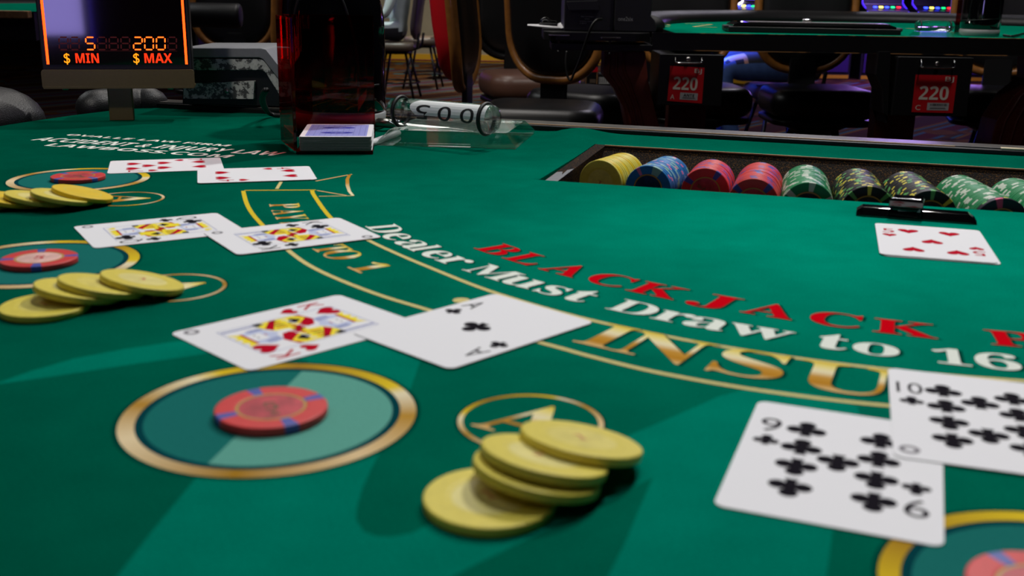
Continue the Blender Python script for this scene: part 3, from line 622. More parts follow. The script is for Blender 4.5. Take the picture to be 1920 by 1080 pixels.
# ================================================================== playing cards
CW, CH_ = 63.5, 88.9
def heart(s):
    pts = []
    for i in range(28):
        t = 2 * math.pi * i / 28; pts.append((16 * math.sin(t) ** 3 / 32 * s, (13 * math.cos(t) - 5 * math.cos(2 * t) - 2 * math.cos(3 * t) - math.cos(4 * t) + 2.5) / 29 * s))
    return [pts]
def club(s):
    out = []
    for cx, cy in ((0, .27), (-.29, -.1), (.29, -.1)): out.append([((cx + .23 * math.cos(2 * math.pi * i / 18)) * s, (cy + .23 * math.sin(2 * math.pi * i / 18)) * s) for i in range(18)])
    out.append([(-.05 * s, .05 * s), (-.17 * s, -.5 * s), (.17 * s, -.5 * s), (.05 * s, .05 * s)]); out.append([(-.2 * s, -.07 * s), (.2 * s, -.07 * s), (.07 * s, .22 * s), (-.07 * s, .22 * s)])
    return out
def card_mesh(rank, suit):
    b = MB(); T = .3; o = rrect(CW, CH_, 3.5, 5); b.prism(o, 0, T, 'card_white', 'card_edge'); Zi = T + .03
    ink = 'ink_red' if suit == 'h' else 'ink_black'
    def pip(x, y, s, inv=False, m=None):
        for k, pl in enumerate(heart(s) if suit == 'h' else club(s)):
            pl = [(x - px, y - py) if inv else (x + px, y + py) for px, py in pl]
            b.poly([(p[0], p[1], Zi + .008 * k) for p in pl], m or ink)
    for inv in (False, True):
        s = -1 if inv else 1
        b.text(rank, 'plain', (-24.3 * s, 17.6 * s, Zi), (s, 0, 0), (0, s, 0), ink, height=11.5, width=9.5 if rank == '10' else 7.2)
        pip(-24 * s, 9.8 * s, 8.5, inv)
    rows = {'4': [(1, 25)], '5': [(1, 25), (0, 0)], '7': [(1, 25), (1, 1), (.5, 13)], '9': [(1, 24), (1, 8.3), (0, 0)], '10': [(1, 24.5), (1, 8), (0, 16)], 'A': [(0, 0)]}.get(rank, [])
    X = 12.2; Sz = 13 if suit == 'c' else 12.5
    if rank == 'A': pip(0, 0, 14)
    elif rank == '4': [pip(x, y, Sz, y < 0) for x in (-X, X) for y in (25, -25)]
    elif rank == '5': [pip(x, y, Sz, y < 0) for x in (-X, X) for y in (25, -25)]; pip(0, 0, Sz, True)
    elif rank == '7': [pip(x, y, Sz, y < 0) for x in (-X, X) for y in (25, 1, -25)]; pip(0, 13, Sz)
    elif rank == '9': [pip(x, y, Sz, y < 0) for x in (-X, X) for y in (24, 8.3, -8.3, -24)]; pip(0, 0, Sz, True)
    elif rank == '10': [pip(x, y, Sz, y < 0) for x in (-X, X) for y in (24.5, 8.2, -8.2, -24.5)]; pip(0, 16, Sz); pip(0, -16, Sz, True)
    else: court(b, rank, suit, Zi, pip)
    if rank in ('10', 'K', 'Q'):
        for s in (1, -1):
            b.ring((26.5 * s, 37 * s), 1.7, 3.4, Zi, 'ink_grey', 24)
    return b
def court(b, rank, suit, Z, pip):
    W_, H_ = 18.5, 29.5
    def P(pts, m, dz=0.0):
        for s in (1, -1): b.poly([(x * s, y * s, Z + dz) for x, y in pts], m)
    for a, c in (((-W_, H_), (W_, H_)), ((-W_, -H_), (-W_, H_))):
        hor = a[1] == c[1]; w_ = .16
        P([(a[0] - w_, a[1] - w_), (c[0] + w_, c[1] - w_), (c[0] + w_, c[1] + w_), (a[0] - w_, a[1] + w_)] if hor else [(a[0] - w_, a[1]), (a[0] + w_, a[1]), (c[0] + w_, c[1]), (c[0] - w_, c[1])], 'ink_blue')
    for s in (1, -1): pip(-13 * s, 23.5 * s, 11.5, s < 0)
    z1, z2, z3 = .02, .04, .06
    # crown or headdress, hair, face, collar, robe, sleeve and staff, repeated upside down
    cr = 10 if rank == 'K' else 8
    P([(-6, 24.2), (9, 24.2), (cr + 1, 29), (6, 26.6), (4, 29.2), (1.5, 26.6), (-1, 29.2), (-3.5, 26.6), (-7.5, 29)], 'ink_yellow', z1); P([(-6, 23.2), (9, 23.2), (9, 24.4), (-6, 24.4)], 'ink_red', z2)
    P([(-6, 23.4), (-9, 17), (-7, 12), (10, 12), (12, 17), (9, 23.4)], 'ink_pale_blue', 0.01); P([(-2.5, 23), (6, 23), (6.5, 16), (2, 12.5), (-2.5, 16)], 'card_white', z1)
    for k in range(3):
        P([(-8.2 + k * 1.6, 20 - k * .3), (-7.6 + k * 1.6, 20 - k * .3), (-6.2 + k * 1.6, 12.5), (-6.9 + k * 1.6, 12.5)], 'ink_blue', z2); P([(8 + k * 1.4, 20), (8.5 + k * 1.4, 20), (9.5 + k * 1.1, 12.5), (8.9 + k * 1.1, 12.5)], 'ink_blue', z2)
    P([(0, 20.2), (1.4, 20.2), (1.4, 19.6), (0, 19.6)], 'ink_black', z3); P([(3.4, 20.2), (4.8, 20.2), (4.8, 19.6), (3.4, 19.6)], 'ink_black', z3); P([(1.2, 15.6), (3.6, 15.6), (3.6, 15), (1.2, 15)], 'ink_red', z3)
    if rank == 'K': P([(-2.5, 16), (6.5, 16), (4.5, 11), (2, 9.5), (-.5, 11)], 'ink_pale_blue', z2)
    P([(-17, 11), (-8, 13), (-1, 9), (2, 0), (-17.5, 0)], 'ink_red', .01); P([(17.5, 13), (9, 12), (2, 8), (0, 0), (17.5, 0)], 'ink_yellow', .01)
    P([(-17.5, 8), (-12, 11.5), (-4, 2), (-8, 0), (-17.5, 0)], 'ink_yellow', z1); P([(-15, 5), (-11, 8.5), (-7, 3), (-10, 1)], 'ink_black', z2); P([(5, 9.5), (9, 11.5), (17.5, 4), (17.5, 1)], 'ink_red', z1)
    P([(13.5, 13), (17.5, 13), (17.5, 9), (14.5, 9.5)], 'ink_black', z1); P([(-1, 9), (4, 9), (3, 3), (0, 3)], 'card_white', z1)
    for k in range(5): P([(-16 + k * 3.4, 1 + k * .4), (-14.6 + k * 3.4, 1 + k * .4), (-13.4 + k * 3.4, 3.2 + k * .4), (-14.8 + k * 3.4, 3.2 + k * .4)], 'card_white', z3)
    for k in range(4): P([(6 + k * 2.8, 1.2), (7 + k * 2.8, 1.2), (8 + k * 2.8, 6.5 - k * .6), (7 + k * 2.8, 6.5 - k * .6)], 'ink_black' if k % 2 else 'ink_red', z2)
    if rank == 'Q':
        P([(12, 26), (13.6, 28.4), (15.4, 26), (17, 24), (14.4, 23), (12, 24)], 'ink_yellow', z1); P([(-12, 14), (-3, 14), (-4.5, 1), (-10.5, 1)], 'ink_yellow', z2)
    else: P([(15.2, 29), (16.4, 29), (16.4, 8), (15.2, 8)], 'ink_blue', z1)
def card(rank, suit, x, y, deg, z, label, group=None):
    o = card_mesh(rank, suit).build('playing_card'); o.location = (x / 1000, y / 1000, TZ + z / 1000); o.rotation_euler = (0, 0, math.radians(deg))
    return tag(o, label, 'card', group)
Z0, ZU = .26, .66
card('7', 'h', -286.2, 864.6, 18.02 + 90, Z0, 'seven of hearts lying under the four of hearts', 'player hand of seven and four of hearts')
card('4', 'h', -203.3, 826.5, 16.23 + 90, ZU, 'four of hearts resting on the corner of the seven', 'player hand of seven and four of hearts')
card('Q', 'c', -215.5, 630.6, 32.01 + 90, Z0, 'queen of clubs partly under the king of clubs', 'player hand of queen and king of clubs')
card('K', 'c', -132.7, 619.9, 33.16 + 90, ZU, 'king of clubs overlapping the queen of clubs', 'player hand of queen and king of clubs')
card('K', 'h', -93.3, 441.7, 45.22 + 90, Z0, 'king of hearts with one corner over the near betting circle', 'player hand of king and ace')
card('A', 'c', -16.1, 446.5, 46.35 + 90, ZU, 'ace of clubs overlapping the king of hearts', 'player hand of king and ace')
card('9', 'c', 105.7, 312.7, -20.85, Z0, 'nine of clubs, the nearest card in front of the ten', 'player hand of nine and ten of clubs')
card('10', 'c', 169.0, 350.6, -17.5, ZU, 'ten of clubs overlapping the nine at the right picture edge', 'player hand of nine and ten of clubs')
hole = card('5', 'h', 256.0, 627.6, -15.6, Z0, 'hidden card lying under the five of hearts', 'dealer hand beside the card reader')
card('5', 'h', 255.2, 628.7, -16.29, ZU + .2, 'five of hearts, top card of the dealer hand', 'dealer hand beside the card reader')

# ---- discard holder with a squared stack of cards
FM, FR_ = at(557, 290, 0), at(690, 290, 0)
dx = (FR_ - FM).normalized(); dyv = Vector((-dx.y, dx.x, 0)); drot = math.atan2(dx.y, dx.x)
HO = FM + dx * 33 + dyv * 46; HO.z = .2
holder = thing('discard_holder', HO, 'tall red see-through acrylic discard holder standing behind the sponsor lettering', 'card holder', rotz=drot)
def panel(name, c, s, m='red_acrylic', bev=.6, label=None):
    b = MB(); b.box(c, s, m); return b.build(name, holder, bevel=bev, label=label)
panel('base_plate', (0, 0, 1.5), (68, 92, 3))
lx = -34.5
b = MB(); bl = at(527, 270, 0) - HO; bl2 = (Matrix.Rotation(-drot, 3, 'Z') @ Vector((bl.x, bl.y, 0)))
b.prism([(-35.5, -45.5), (-32.5, -45.5), (bl2.x + 3, bl2.y), (bl2.x, bl2.y)], 3, 118, 'red_acrylic'); b.build('side_panel', holder, bevel=.5)
panel('back_panel', ((bl2.x + 3 + 34) / 2, 46.5, 60.5), (34 - bl2.x - 3, 3, 115))
nd = 40
def deck_card(face):
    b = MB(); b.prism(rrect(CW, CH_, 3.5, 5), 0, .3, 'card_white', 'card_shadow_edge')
    if face:
        b.poly([(x, y, .33) for x, y in rrect(CW - 9, CH_ - 9, 1.5, 3)], 'card_back_blue')
        for s in (1, -1):
            b.disc((0, 0), 0.5, .34, 'ink_navy', 8)
            b.poly([(s * (15 * math.cos(t)), s * (17 + 6 * math.sin(t)), .35) for t in [2 * math.pi * i / 28 for i in range(28)]], 'ink_navy')
            b.text('&', 'serif', (0, s * 14.5, .37), (s, 0, 0), (0, s, 0), 'card_back_blue', height=5, width=16)
        for k in range(-5, 6): b.poly([(k * 5 - .12, -38, .345), (k * 5 + .12, -38, .345), (k * 5 + .12, 38, .345), (k * 5 - .12, 38, .345)], 'ink_blue')
        for k in range(-7, 8): b.poly([(-26, k * 5 - .12, .345), (26, k * 5 - .12, .345), (26, k * 5 + .12, .345), (-26, k * 5 + .12, .345)], 'ink_blue')
    return b.build('playing_card')
proto = None; rng = random.Random(5); rot = Matrix.Rotation(drot, 3, 'Z')
for i in range(nd):
    top = i == nd - 1
    if top: o = deck_card(True)
    elif proto is None: o = proto = deck_card(False)
    else: o = proto.copy(); COL.objects.link(o)
    off = rot @ Vector((1.0 + rng.uniform(-.3, .3), -1.5 + rng.uniform(-.3, .3), 3.1 + i * .315))
    o.location = (HO + off) * .001 + Vector((0, 0, TZ)); o.rotation_euler = (0, 0, drot + rng.uniform(-.004, .004))
    tag(o, 'top card with violet-blue back on the stack in the discard holder' if top else 'white-edged card squared up in the stack inside the red discard holder', 'card', 'stacked cards in the discard holder')

# ---- acrylic button roller on its clear block
AO = (at(965, 281, 0) + at(712, 272, 0)) / 2 + Vector((6, 66, 0)); AO.z = .2
pA, pB = at(735, 246, 9), at(930, 266, 9)
arot = math.atan2((pB - pA).y, (pB - pA).x)
block = thing('acrylic_stand', AO, 'clear acrylic block with sloping edges under the roller beside the discard holder', 'stand')
b = MB(); fl, fr, br_ = at(706, 273, 0), at(966, 281, 0), at(1003, 250, 0); bl_ = fl + (br_ - fr)
q = [Vector((p.x - AO.x, p.y - AO.y, 0)) for p in (fl, fr, br_, bl_)]
cen = sum(q, Vector()) / 4
b.loft([[cen + (p - cen) * k + Vector((0, 0, z)) for p in q] for k, z in ((1, 0), (1, 3), (.86, 14))], 'clear_acrylic', sm=False); BLK = b.build('block', block, bevel=.5)
b = MB(); d = (q[1] - q[0]).normalized(); n = Vector((-d.y, d.x, 0)); o = q[0] * .45 + q[1] * .55 + n * 6
b.poly([o - d * 24 + Vector((0, 0, .15)), o + d * 16 + Vector((0, 0, .15)), o + d * 16 + n * 5 + Vector((0, 0, .15)), o - d * 24 + n * 5 + Vector((0, 0, .15))], 'label_white'); b.build('paper_label', BLK, recalc=False)
ctr = (pA + pB) / 2; RL = (pB - pA).length; RZc = 14.4 + 14.2
RO = Vector((ctr.x, ctr.y + 4, 14.4))
roller = thing('acrylic_roller', RO, 'clear acrylic cylinder with black rubber rings lying on the clear block', 'marker', rotz=arot)
b = MB(); prof = [(.5, -RL / 2), (9, -RL / 2), (12.5, -RL / 2 + 2.5), (13.2, -RL / 2 + 6), (13.2, RL / 2 - 6), (12.5, RL / 2 - 2.5), (9, RL / 2), (.5, RL / 2)]
b.X = Matrix.Translation((0, 0, 14.2)) @ Matrix.Rotation(math.pi / 2, 4, 'Y'); b.lathe(prof, 'clear_acrylic', 40); CYL = b.build('cylinder', roller)
for s in (-1, 1):
    b = MB(); b.X = Matrix.Translation((s * (RL / 2 - 11), 0, 14.2)) @ Matrix.Rotation(math.pi / 2, 4, 'Y'); b.tube([(13.9 * math.cos(2 * math.pi * i / 32), 13.9 * math.sin(2 * math.pi * i / 32), 0) for i in range(32)], 2.0, 'rubber', 8, closed=True); b.build('rubber_ring', roller)
# the printed slip wraps the upper front of the cylinder
def slip(bb, outline, m, r): 
    bb.poly([(x, y, 0) for x, y in outline], m)
    k = len(outline)
    for i in range(len(bb.v) - k, len(bb.v)):
        x, a = bb.v[i].x, bb.v[i].y / r; bb.v[i] = Vector((x, -r * math.sin(a), 14.2 + r * math.cos(a)))
b = MB()
x0, x1 = -RL * .22, RL * .46; nseg = 10; A = []; 
for j in range(7):
    t = j / 6; wy = 4 + 17 * t; ext = 8 * math.sin(math.pi * t) - 4
    A.append([Vector((x0 - ext + (x1 - x0 + ext) * i / nseg, -13.35 * math.sin(wy / 13.35), 14.2 + 13.35 * math.cos(wy / 13.35))) for i in range(nseg + 1)])
for r0, r1 in zip(A, A[1:]): b.strip(r0, r1, 'label_white', sm=True)
SLIP = b.build('number_slip', CYL, recalc=False)
b = MB()
def wraptext(st, xc, s0, h, wd):
    vs, fs = glyphs(st, 'plain'); xa = min(v[0] for v in vs); xb = max(v[0] for v in vs); ch = capheight('plain')
    ids = []
    for x, y in vs:
        X = xc + ((xa + xb) / 2 - x) / (xb - xa) * wd; s = s0 + (y / ch) * h; ids.append(b.pt((X, -13.5 * math.sin(s / 13.5), 14.2 + 13.5 * math.cos(s / 13.5))))
    for f in fs: b.face([ids[i] for i in f], 'ink_label')
for st, xc in (('0', RL * .30), ('0', RL * .09), ('5', -RL * .12)): wraptext(st, xc, 11, 14, 15)
b.build('number_print', SLIP if False else CYL, recalc=False, label='upside-down printed 500 inside the cylinder')
# white pen beside the block
pp, pq = at(686, 272, 3), at(748, 249, 3)
b = MB(); d = pq - pp; b.tube([pp, pp + d * .06, pp + d * .1, pp + d * .9, pq], [1.4, 2.6, 3.2, 3.2, 2.4], 'pen_white', 12)
tag(b.build('marker_pen', origin=pp), 'white marker pen lying between the card stack and the clear block', 'pen')

# ---- glossy black domed canister
def canister(base, R, H, label, s=1.0, yaw=0.0):
    t = thing('domed_canister', base, label, 'canister', rotz=yaw)
    b = MB(); b.lathe([(R * .94, 0), (R * .99, 1), (R * 1.0, H * .09), (R * .97, H * .10)], 'base_grey', 56); b.build('base_ring', t)
    b = MB(); prof = [(R * .95, H * .10), (R * .99, H * .115), (R, H * .2), (R, H * .6)]
    for i in range(1, 13): a = math.pi / 2 * i / 12; prof.append((max(.3, R * math.cos(a)), H * .6 + H * .4 * math.sin(a)))
    b.lathe(prof, 'gloss_black', 64); b.build('shell', t)
    b = MB(); pts = []
    for i in range(29):
        a = math.pi * i / 28; x = math.cos(a) * R * .74; z = H * .26 + H * .62 * math.sin(a) ** .8; zz = max(0, (z - H * .6) / (H * .4)); rr = R * math.sqrt(max(.02, 1 - zz * zz)); y = -math.sqrt(max(0, rr * rr - x * x))
        pts.append((x, y * 1.005, z))
    b.tube(pts, R * .028, 'black_plastic', 8); b.build('visor_rim', t)
    b = MB(); b.tube([(R * 1.004 * math.sin(a), -R * 1.004 * math.cos(a), H * .25 + H * .02 * math.sin(a)) for a in [math.radians(-80 + i * 8) for i in range(21)]], R * .02, 'black_plastic', 8); b.build('groove_rim', t)
    b = MB()
    for a, z, w_, h_ in ((52, .125, .2, .07),):
        ang = math.radians(a); A = []; B = []
        for k in range(5): aa = ang + (k / 4 - .5) * w_; A.append((R * 1.008 * math.sin(aa), -R * 1.008 * math.cos(aa), H * (z + .02 * k))); B.append((R * 1.008 * math.sin(aa), -R * 1.008 * math.cos(aa), H * (z + h_ + .012 * k)))
        b.strip(A, B, 'label_silver')
    b.build('sticker', t, recalc=False)
    return t
cb = Vector((at(634, 240, 0).x, at(634, 240, 0).y + 12, .2))
can1 = canister(cb, 49, 172, 'glossy black domed canister with grey base behind the red discard holder', yaw=-.25)
b = MB(); b.tube(cat([(46, -14, 8), (58, -16, 8), (64, -8, 7), (62, 6, 5)], False, 6), 5, 'screw_metal', 10); b.build('plug', can1)

# ---- wedge-shaped grey shuffler and its lead
SV = 1232
def wedge():
    o = aty(420, 208, SV); o.z = 8
    t = thing('card_shuffler', o, 'dark grey wedge-shaped shuffler with worn band behind the limit sign', 'card shuffler', rotz=math.radians(-3))
    L = lambda px, py: (aty(px, py, SV) - o)
    def band(name, top, bot, y0, y1, m, bev=1.0):
        b = MB(); pts = [L(*p) for p in top] + [L(*p) for p in reversed(bot)]; b.prism([(p.x, max(p.z, .3)) for p in pts], y0, y1, m, axis='y'); return b.build(name, t, bevel=bev)
    # bands follow the sloping nose on the right
    band('lid', [(335, 90), (490, 90), (499, 92), (560, 168)], [(335, 108), (487, 108), (494, 111), (545, 175)], 0, 120, 'grey_plastic')
    band('worn_band', [(335, 110), (486, 110), (493, 112), (546, 178)], [(335, 132), (490, 132), (497, 135), (536, 196)], 2, 118, 'grey_worn')
    band('body', [(335, 133), (492, 133), (537, 198)], [(335, 200), (478, 200), (520, 206)], 10, 112, 'black_plastic', .8)
    band('lower_panel', [(340, 158), (476, 152)], [(340, 186), (474, 186)], 4, 12, 'grey_worn', .5)
    b = MB(); p = L(424, 171); b.X = Matrix.Translation((p.x, 3.6, p.z)) @ Matrix.Rotation(math.pi / 2, 4, 'X'); b.lathe([(2.6, 0), (2.6, 1.5), (1.8, 2)], 'screw_metal', 16); b.build('screw', t)
    for px in (350, 470):
        b = MB(); p = L(px, 203); b.box((p.x, 60, 1.6), (14, 80, 2.4), 'rubber'); b.build('foot', t)
wedge()
b = MB()
for k in (0, 4): b.tube(cat([at(497 + k, 168, 40), at(490 + k, 182, 30), at(494 + k, 200, 16), at(508, 214, 4), at(532, 216, 3), at(560, 213, 3), at(590, 208, 3)], False, 6), 2.4, 'rubber', 8)
tag(b.build('power_cord', origin=at(532, 216, 3)), 'looped black power cord hanging beside the grey shuffler', 'cord')

# ---- table limit sign on its post
def limit_sign():
    yaw = math.radians(13); xd = Vector((math.cos(yaw), math.sin(yaw), 0)); nd_ = Vector((-math.sin(yaw), math.cos(yaw), 0))
    o = at(228, 226, 0); o.z = .3
    t = thing('limit_sign', o, 'black table limit sign with glowing red digits on a bronze post', 'sign', rotz=yaw)
    def L(px, py, off=0.0):
        p = onpl(px, py, o + nd_ * off, nd_) - o; return p.dot(xd), p.z
    f0 = -12
    xl, zb = L(77, 131, f0); xr, _ = L(363, 129, f0); zt = 176
    b = MB(); b.box(((xl + xr) / 2, 2, (zb - 8 + zt) / 2), (xr - xl - 2, 24, zt - zb + 8), 'black_plastic'); b.build('housing', t, bevel=1.2)
    sx0, sz0 = L(90, 121.5, f0); sx1, _ = L(352, 121.5, f0)
    b = MB(); b.box(((sx0 + sx1) / 2, f0 + 1.4, (sz0 + zt - 6) / 2), (sx1 - sx0 + 2, 1.6, zt - 6 - sz0), 'screen_glass'); scr = b.build('screen', t, bevel=.2)
    fy = f0 + .45
    for px in (89, 349):
        x, _ = L(px, 110, f0); b = MB(); b.box((x, fy, (sz0 + zt - 6) / 2), (2.5, .4, zt - 7 - sz0), 'led_red'); b.build('light_bar', scr, label='glowing orange light bar')
    def seg(bb, x, z, w, h, on, m, sk=.06):
        th = .12 * h; hw, hh = w / 2, h / 2
        S = {'a': ((-1, 1), (1, 1)), 'g': ((-1, 0), (1, 0)), 'd': ((-1, -1), (1, -1)), 'f': ((-1, 1), (-1, 0)), 'b': ((1, 1), (1, 0)), 'e': ((-1, 0), (-1, -1)), 'c': ((1, 0), (1, -1))}
        for k in on:
            (ax, az), (bx, bz) = S[k]; P = Vector((ax * hw, az * hh)); Q = Vector((bx * hw, bz * hh)); d = (Q - P).normalized(); n_ = Vector((-d.y, d.x)) * th * .45; P = P + d * th * .55; Q = Q - d * th * .55
            pts = [P, P + d * th * .35 + n_, Q - d * th * .35 + n_, Q, Q - d * th * .35 - n_, P + d * th * .35 - n_]
            bb.poly([(x + p.x + sk * p.y, z + p.y, 0) for p in pts], m)
    def upright(bb): bb.X = Matrix.Translation((0, fy - .1, 0)) @ Matrix.Rotation(math.pi / 2, 4, 'X')
    D = {'5': 'afgcd', '2': 'abged', '0': 'abcdef'}
    for ch, px in (('5', 168), ('2', 257.5), ('0', 278.5), ('0', 300.5)):
        b = MB(); upright(b); x, z1 = L(px, 70, f0); _, z0 = L(px, 93, f0); seg(b, x, (z0 + z1) / 2, 8.6, z1 - z0, D[ch], 'led_digit'); b.build('digit', scr, recalc=False, label='lit seven-segment digit ' + ch)
    for px in (118, 139, 190, 212, 234, 322): b = MB(); upright(b); x, z1 = L(px, 70, f0); _, z0 = L(px, 93, f0); seg(b, x, (z0 + z1) / 2, 8.6, z1 - z0, 'abcdefg', 'led_off'); b.build('unlit_digit', scr, recalc=False)
    for st, pa, pb, m, capk in (('$', 118.5, 132, 'led_caption_amber', 'plain'), ('MIN', 140.5, 186, 'led_caption_red', 'sans'), ('$', 249, 262, 'led_caption_amber', 'plain'), ('MAX', 270, 323, 'led_caption_red', 'sans')):
        b = MB(); upright(b); xa, z1 = L(pa, 100, f0); xb, z0 = L(pb, 118, f0); b.text(st, capk, (xa, z0, 0), (1, 0, 0), (0, 1, 0), m, height=z1 - z0, width=xb - xa, center=False); b.build('caption', scr, recalc=False)
    b = MB(); upright(b); xa, z = L(112, 95.5, f0); xb, _ = L(332, 95.5, f0); b.poly([(xa, z, 0), (xb, z, 0), (xb, z + .35, 0), (xa, z + .35, 0)], 'led_off'); b.build('divider_line', scr, recalc=False)
    bx0, bz1 = L(77, 130.5, -14); bx1, bz0 = L(366, 165, -14)
    b = MB(); b.prism(rrect(bx1 - bx0, bz1 - bz0, 3), 0, 3, 'bronze_paint'); 
    for v in range(len(b.v)): p = b.v[v]; b.v[v] = Vector(((bx0 + bx1) / 2 + p.x, -16.5 + p.z, (bz0 + bz1) / 2 + p.y))
    b.box(((bx0 + bx1) / 2, 0, bz0 + 1.2), (bx1 - bx0 - 2, 34, 2.4), 'bronze_paint'); b.build('bracket', t, bevel=.7)
    px0, _ = L(204, 200); px1, _ = L(250, 200)
    b = MB(); b.box(((px0 + px1) / 2, 3, bz0 / 2), (px1 - px0, 10, bz0 + .5), 'bronze_paint'); b.build('post', t, bevel=1)
    for px in (122, 320):
        x, z = L(px, 168); b = MB(); b.lathe([(3, bz0 - 3), (3.4, bz0 - 1), (3.4, bz0 + .5)], 'screw_metal', 12, (x, 2, 0)); b.build('screw', t)
limit_sign()

# ================================================================== stools and chairs
def game_chair(label, seat_m='black_pad', rear_m='black_pad', frame_m='wood_gold', sc=1.0, group='padded wooden-framed stools'):
    """origin on the floor under the seat, facing -y"""
    t = thing('casino_stool', (0, 0, FLOOR), label, 'stool', group)
    SH = 756
    b = MB(); b.pad(385, 375, SH - 105, SH, 90, 42, seat_m); b.build('seat', t)
    b = MB(); b.pad(370, 360, SH - 128, SH - 106, 80, 8, 'black_plastic'); b.build('seat_board', t)
    ZB, ZT_, yb = 800, 1330, 215
    rake = lambda z: yb + (z - ZB) * .10
    def pl(o, z, dy): return Vector((o[0], rake(z) + dy + 26 * (1 - (o[0] / 195) ** 2), z))
    out = [(x, (ZB + ZT_) / 2 + z) for x, z in rrect(372, ZT_ - ZB, 150, 9)]
    zc = (ZB + ZT_) / 2
    b = MB(); b.tube([pl((x * 1.0, z), z, 0) for x, z in out], 16, frame_m, 10, closed=True, flat=1.1); b.build('back_frame', t)
    def cushion(name, m, sgn):
        bb = MB(); rings = []; sgn = sgn * (2.0 if m == 'red_vinyl' else 1)
        for k, dy in ((1.0, 0), (.985, 10), (.94, 20), (.84, 27), (.5, 32), (.05, 33)): rings.append([pl((x * k * .93, zc + (z - zc) * k * .95), zc + (z - zc) * k * .95, sgn * dy) for x, z in out])
        bb.loft(rings, m); return bb.build(name, t)
    cushion('backrest', 'black_pad', -1); cushion('rear_shell', rear_m, 1)
    b = MB(); b.box((0, rake(ZB) + 12, 760), (105, 16, 230), 'black_plastic'); b.box((0, 150, 650 - 14), (105, 160, 14), 'black_plastic'); b.build('back_bracket', t, bevel=4)
    b = MB(); b.lathe([(38, 330), (38, 560), (90, 600), (150, 628)], 'dark_metal', 20); b.build('column', t)
    for sx in (-1, 1):
        for sy in (-1, 1):
            b = MB(); b.tube([(sx * 60, sy * 60, 620), (sx * 165, sy * 165, 4)], 14, 'dark_metal', 10); b.build('leg', t)
    b = MB(); b.tube([(175 * math.cos(a), 175 * math.sin(a), 240) for a in [2 * math.pi * i / 32 for i in range(32)]], 9, 'dark_metal', 8, closed=True); b.build('foot_ring', t)
    return t
def yaw_to(dx_, dy_): return math.atan2(dx_, -dy_)          # facing -y turned to face (dx, dy)
SEAT_Z = FLOOR + 756
def seat_at(px, py): 
    p = at(px, py, SEAT_Z); p.z = FLOOR; return p
G = 'padded wooden-framed stools'
base_ch = game_chair('black stool facing the camera behind the middle of the far table')
place(base_ch, aty(1531, 172, 3985) * 1 + Vector((0, 0, 0))); base_ch.location.z = 0
def chair_at(x, y, yaw, label, src=None):
    c = dup(src or base_ch, label, G); c.location = (x / 1000, y / 1000, 0); c.rotation_euler = (0, 0, yaw); return c
p = aty(1302, 172, 4000); chair_at(p.x, p.y, .05, 'black stool behind the far table, left of the middle one')
p = aty(1880, 172, 4050); chair_at(p.x, p.y, -.3, 'black stool behind the right end of the far table')
red_ch = game_chair('stool with a red back shell seen edge-on left of the dark seats', rear_m='red_vinyl')
p = seat_at(1014, 194); red_ch.location = (p.x / 1000, p.y / 1000, 0); red_ch.rotation_euler = (0, 0, yaw_to(.985, -.13))
p = seat_at(1110, 166); chair_at(p.x, p.y, yaw_to(.62, .78), 'black stool with its back to the camera by the mahogany table leg')
br_ch = game_chair('brown-seated stool behind the stool with the red back', seat_m='brown_leather', frame_m='black_plastic'); p = seat_at(992, 134); br_ch.location = (p.x / 1000, p.y / 1000, 0); br_ch.rotation_euler = (0, 0, .25)
p = aty(418, 120, 4750); chair_at(p.x, p.y, .0, 'stool whose rounded back shows under the left padded rail')
p = aty(512, 120, 3500); chair_at(p.x, p.y, yaw_to(-.75, .55), 'stool between the limit sign and the domed canister')

def slot_stool(label, group):
    t = thing('slot_stool', (0, 0, FLOOR), label, 'stool', group)
    b = MB(); b.pad(400, 390, 470, 556, 120, 38, 'stool_brown'); b.build('seat', t)
    b = MB(); rings = []
    for k, dy in ((.6, -36), (.9, -28), (1, -8), (1, 8), (.9, 24), (.6, 30)): rings.append([Vector((x * k, 205 + dy + z * .12 * 1 + 18 * (1 - (x / 190) ** 2), 860 + z * k)) for x, z in rrect(370, 560, 120, 8)])
    b.loft(rings, 'stool_purple'); b.build('backrest', t)
    for sx in (-1, 1):
        b = MB(); b.tube([(sx * 120, 150, 480), (sx * 120, 215, 500), (sx * 120, 235, 640)], 13, 'dark_metal', 8); b.build('back_bracket', t)
    b = MB(); b.lathe([(140, 440), (140, 468), (120, 470)], 'dark_metal', 24); b.build('swivel_plate', t)
    for sx in (-1, 1):
        for sy in (-1, 1): b = MB(); b.tube([(sx * 95, sy * 95, 455), (sx * 190, sy * 190, 4)], 13, 'dark_metal', 8); b.build('leg', t)
    b = MB(); b.tube([(215 * math.cos(a), 215 * math.sin(a), 165) for a in [2 * math.pi * i / 32 for i in range(32)]], 8, 'dark_metal', 8, closed=True); b.build('foot_ring', t)
    return t
GS = 'slot machine stools by the beige wall'
s1 = slot_stool('nearest slot stool of the row, under the person in white', GS); s1.location = (-1.17, 10.75, 0); s1.rotation_euler = (0, 0, yaw_to(-1, .1))
for x, y, lb in ((-1.02, 11.9, 'second slot stool of the row behind the person in white'), (-.78, 13.1, 'farthest slot stool of the row, in front of the beige wall')):
    s = dup(s1, lb, GS); s.location = (x, y, 0)
p = aty(1462, 150, 6500); s = dup(s1, 'slot stool under the person in jeans, seen below the far table', GS); s.location = (p.x / 1000, 6.5, 0); s.rotation_euler = (0, 0, yaw_to(-1, -.15))
for ch in s.children:
    if ch.name.startswith('seat'):
        ch.data = ch.data.copy(); ch.data.materials[0] = MATS['brown_leather']

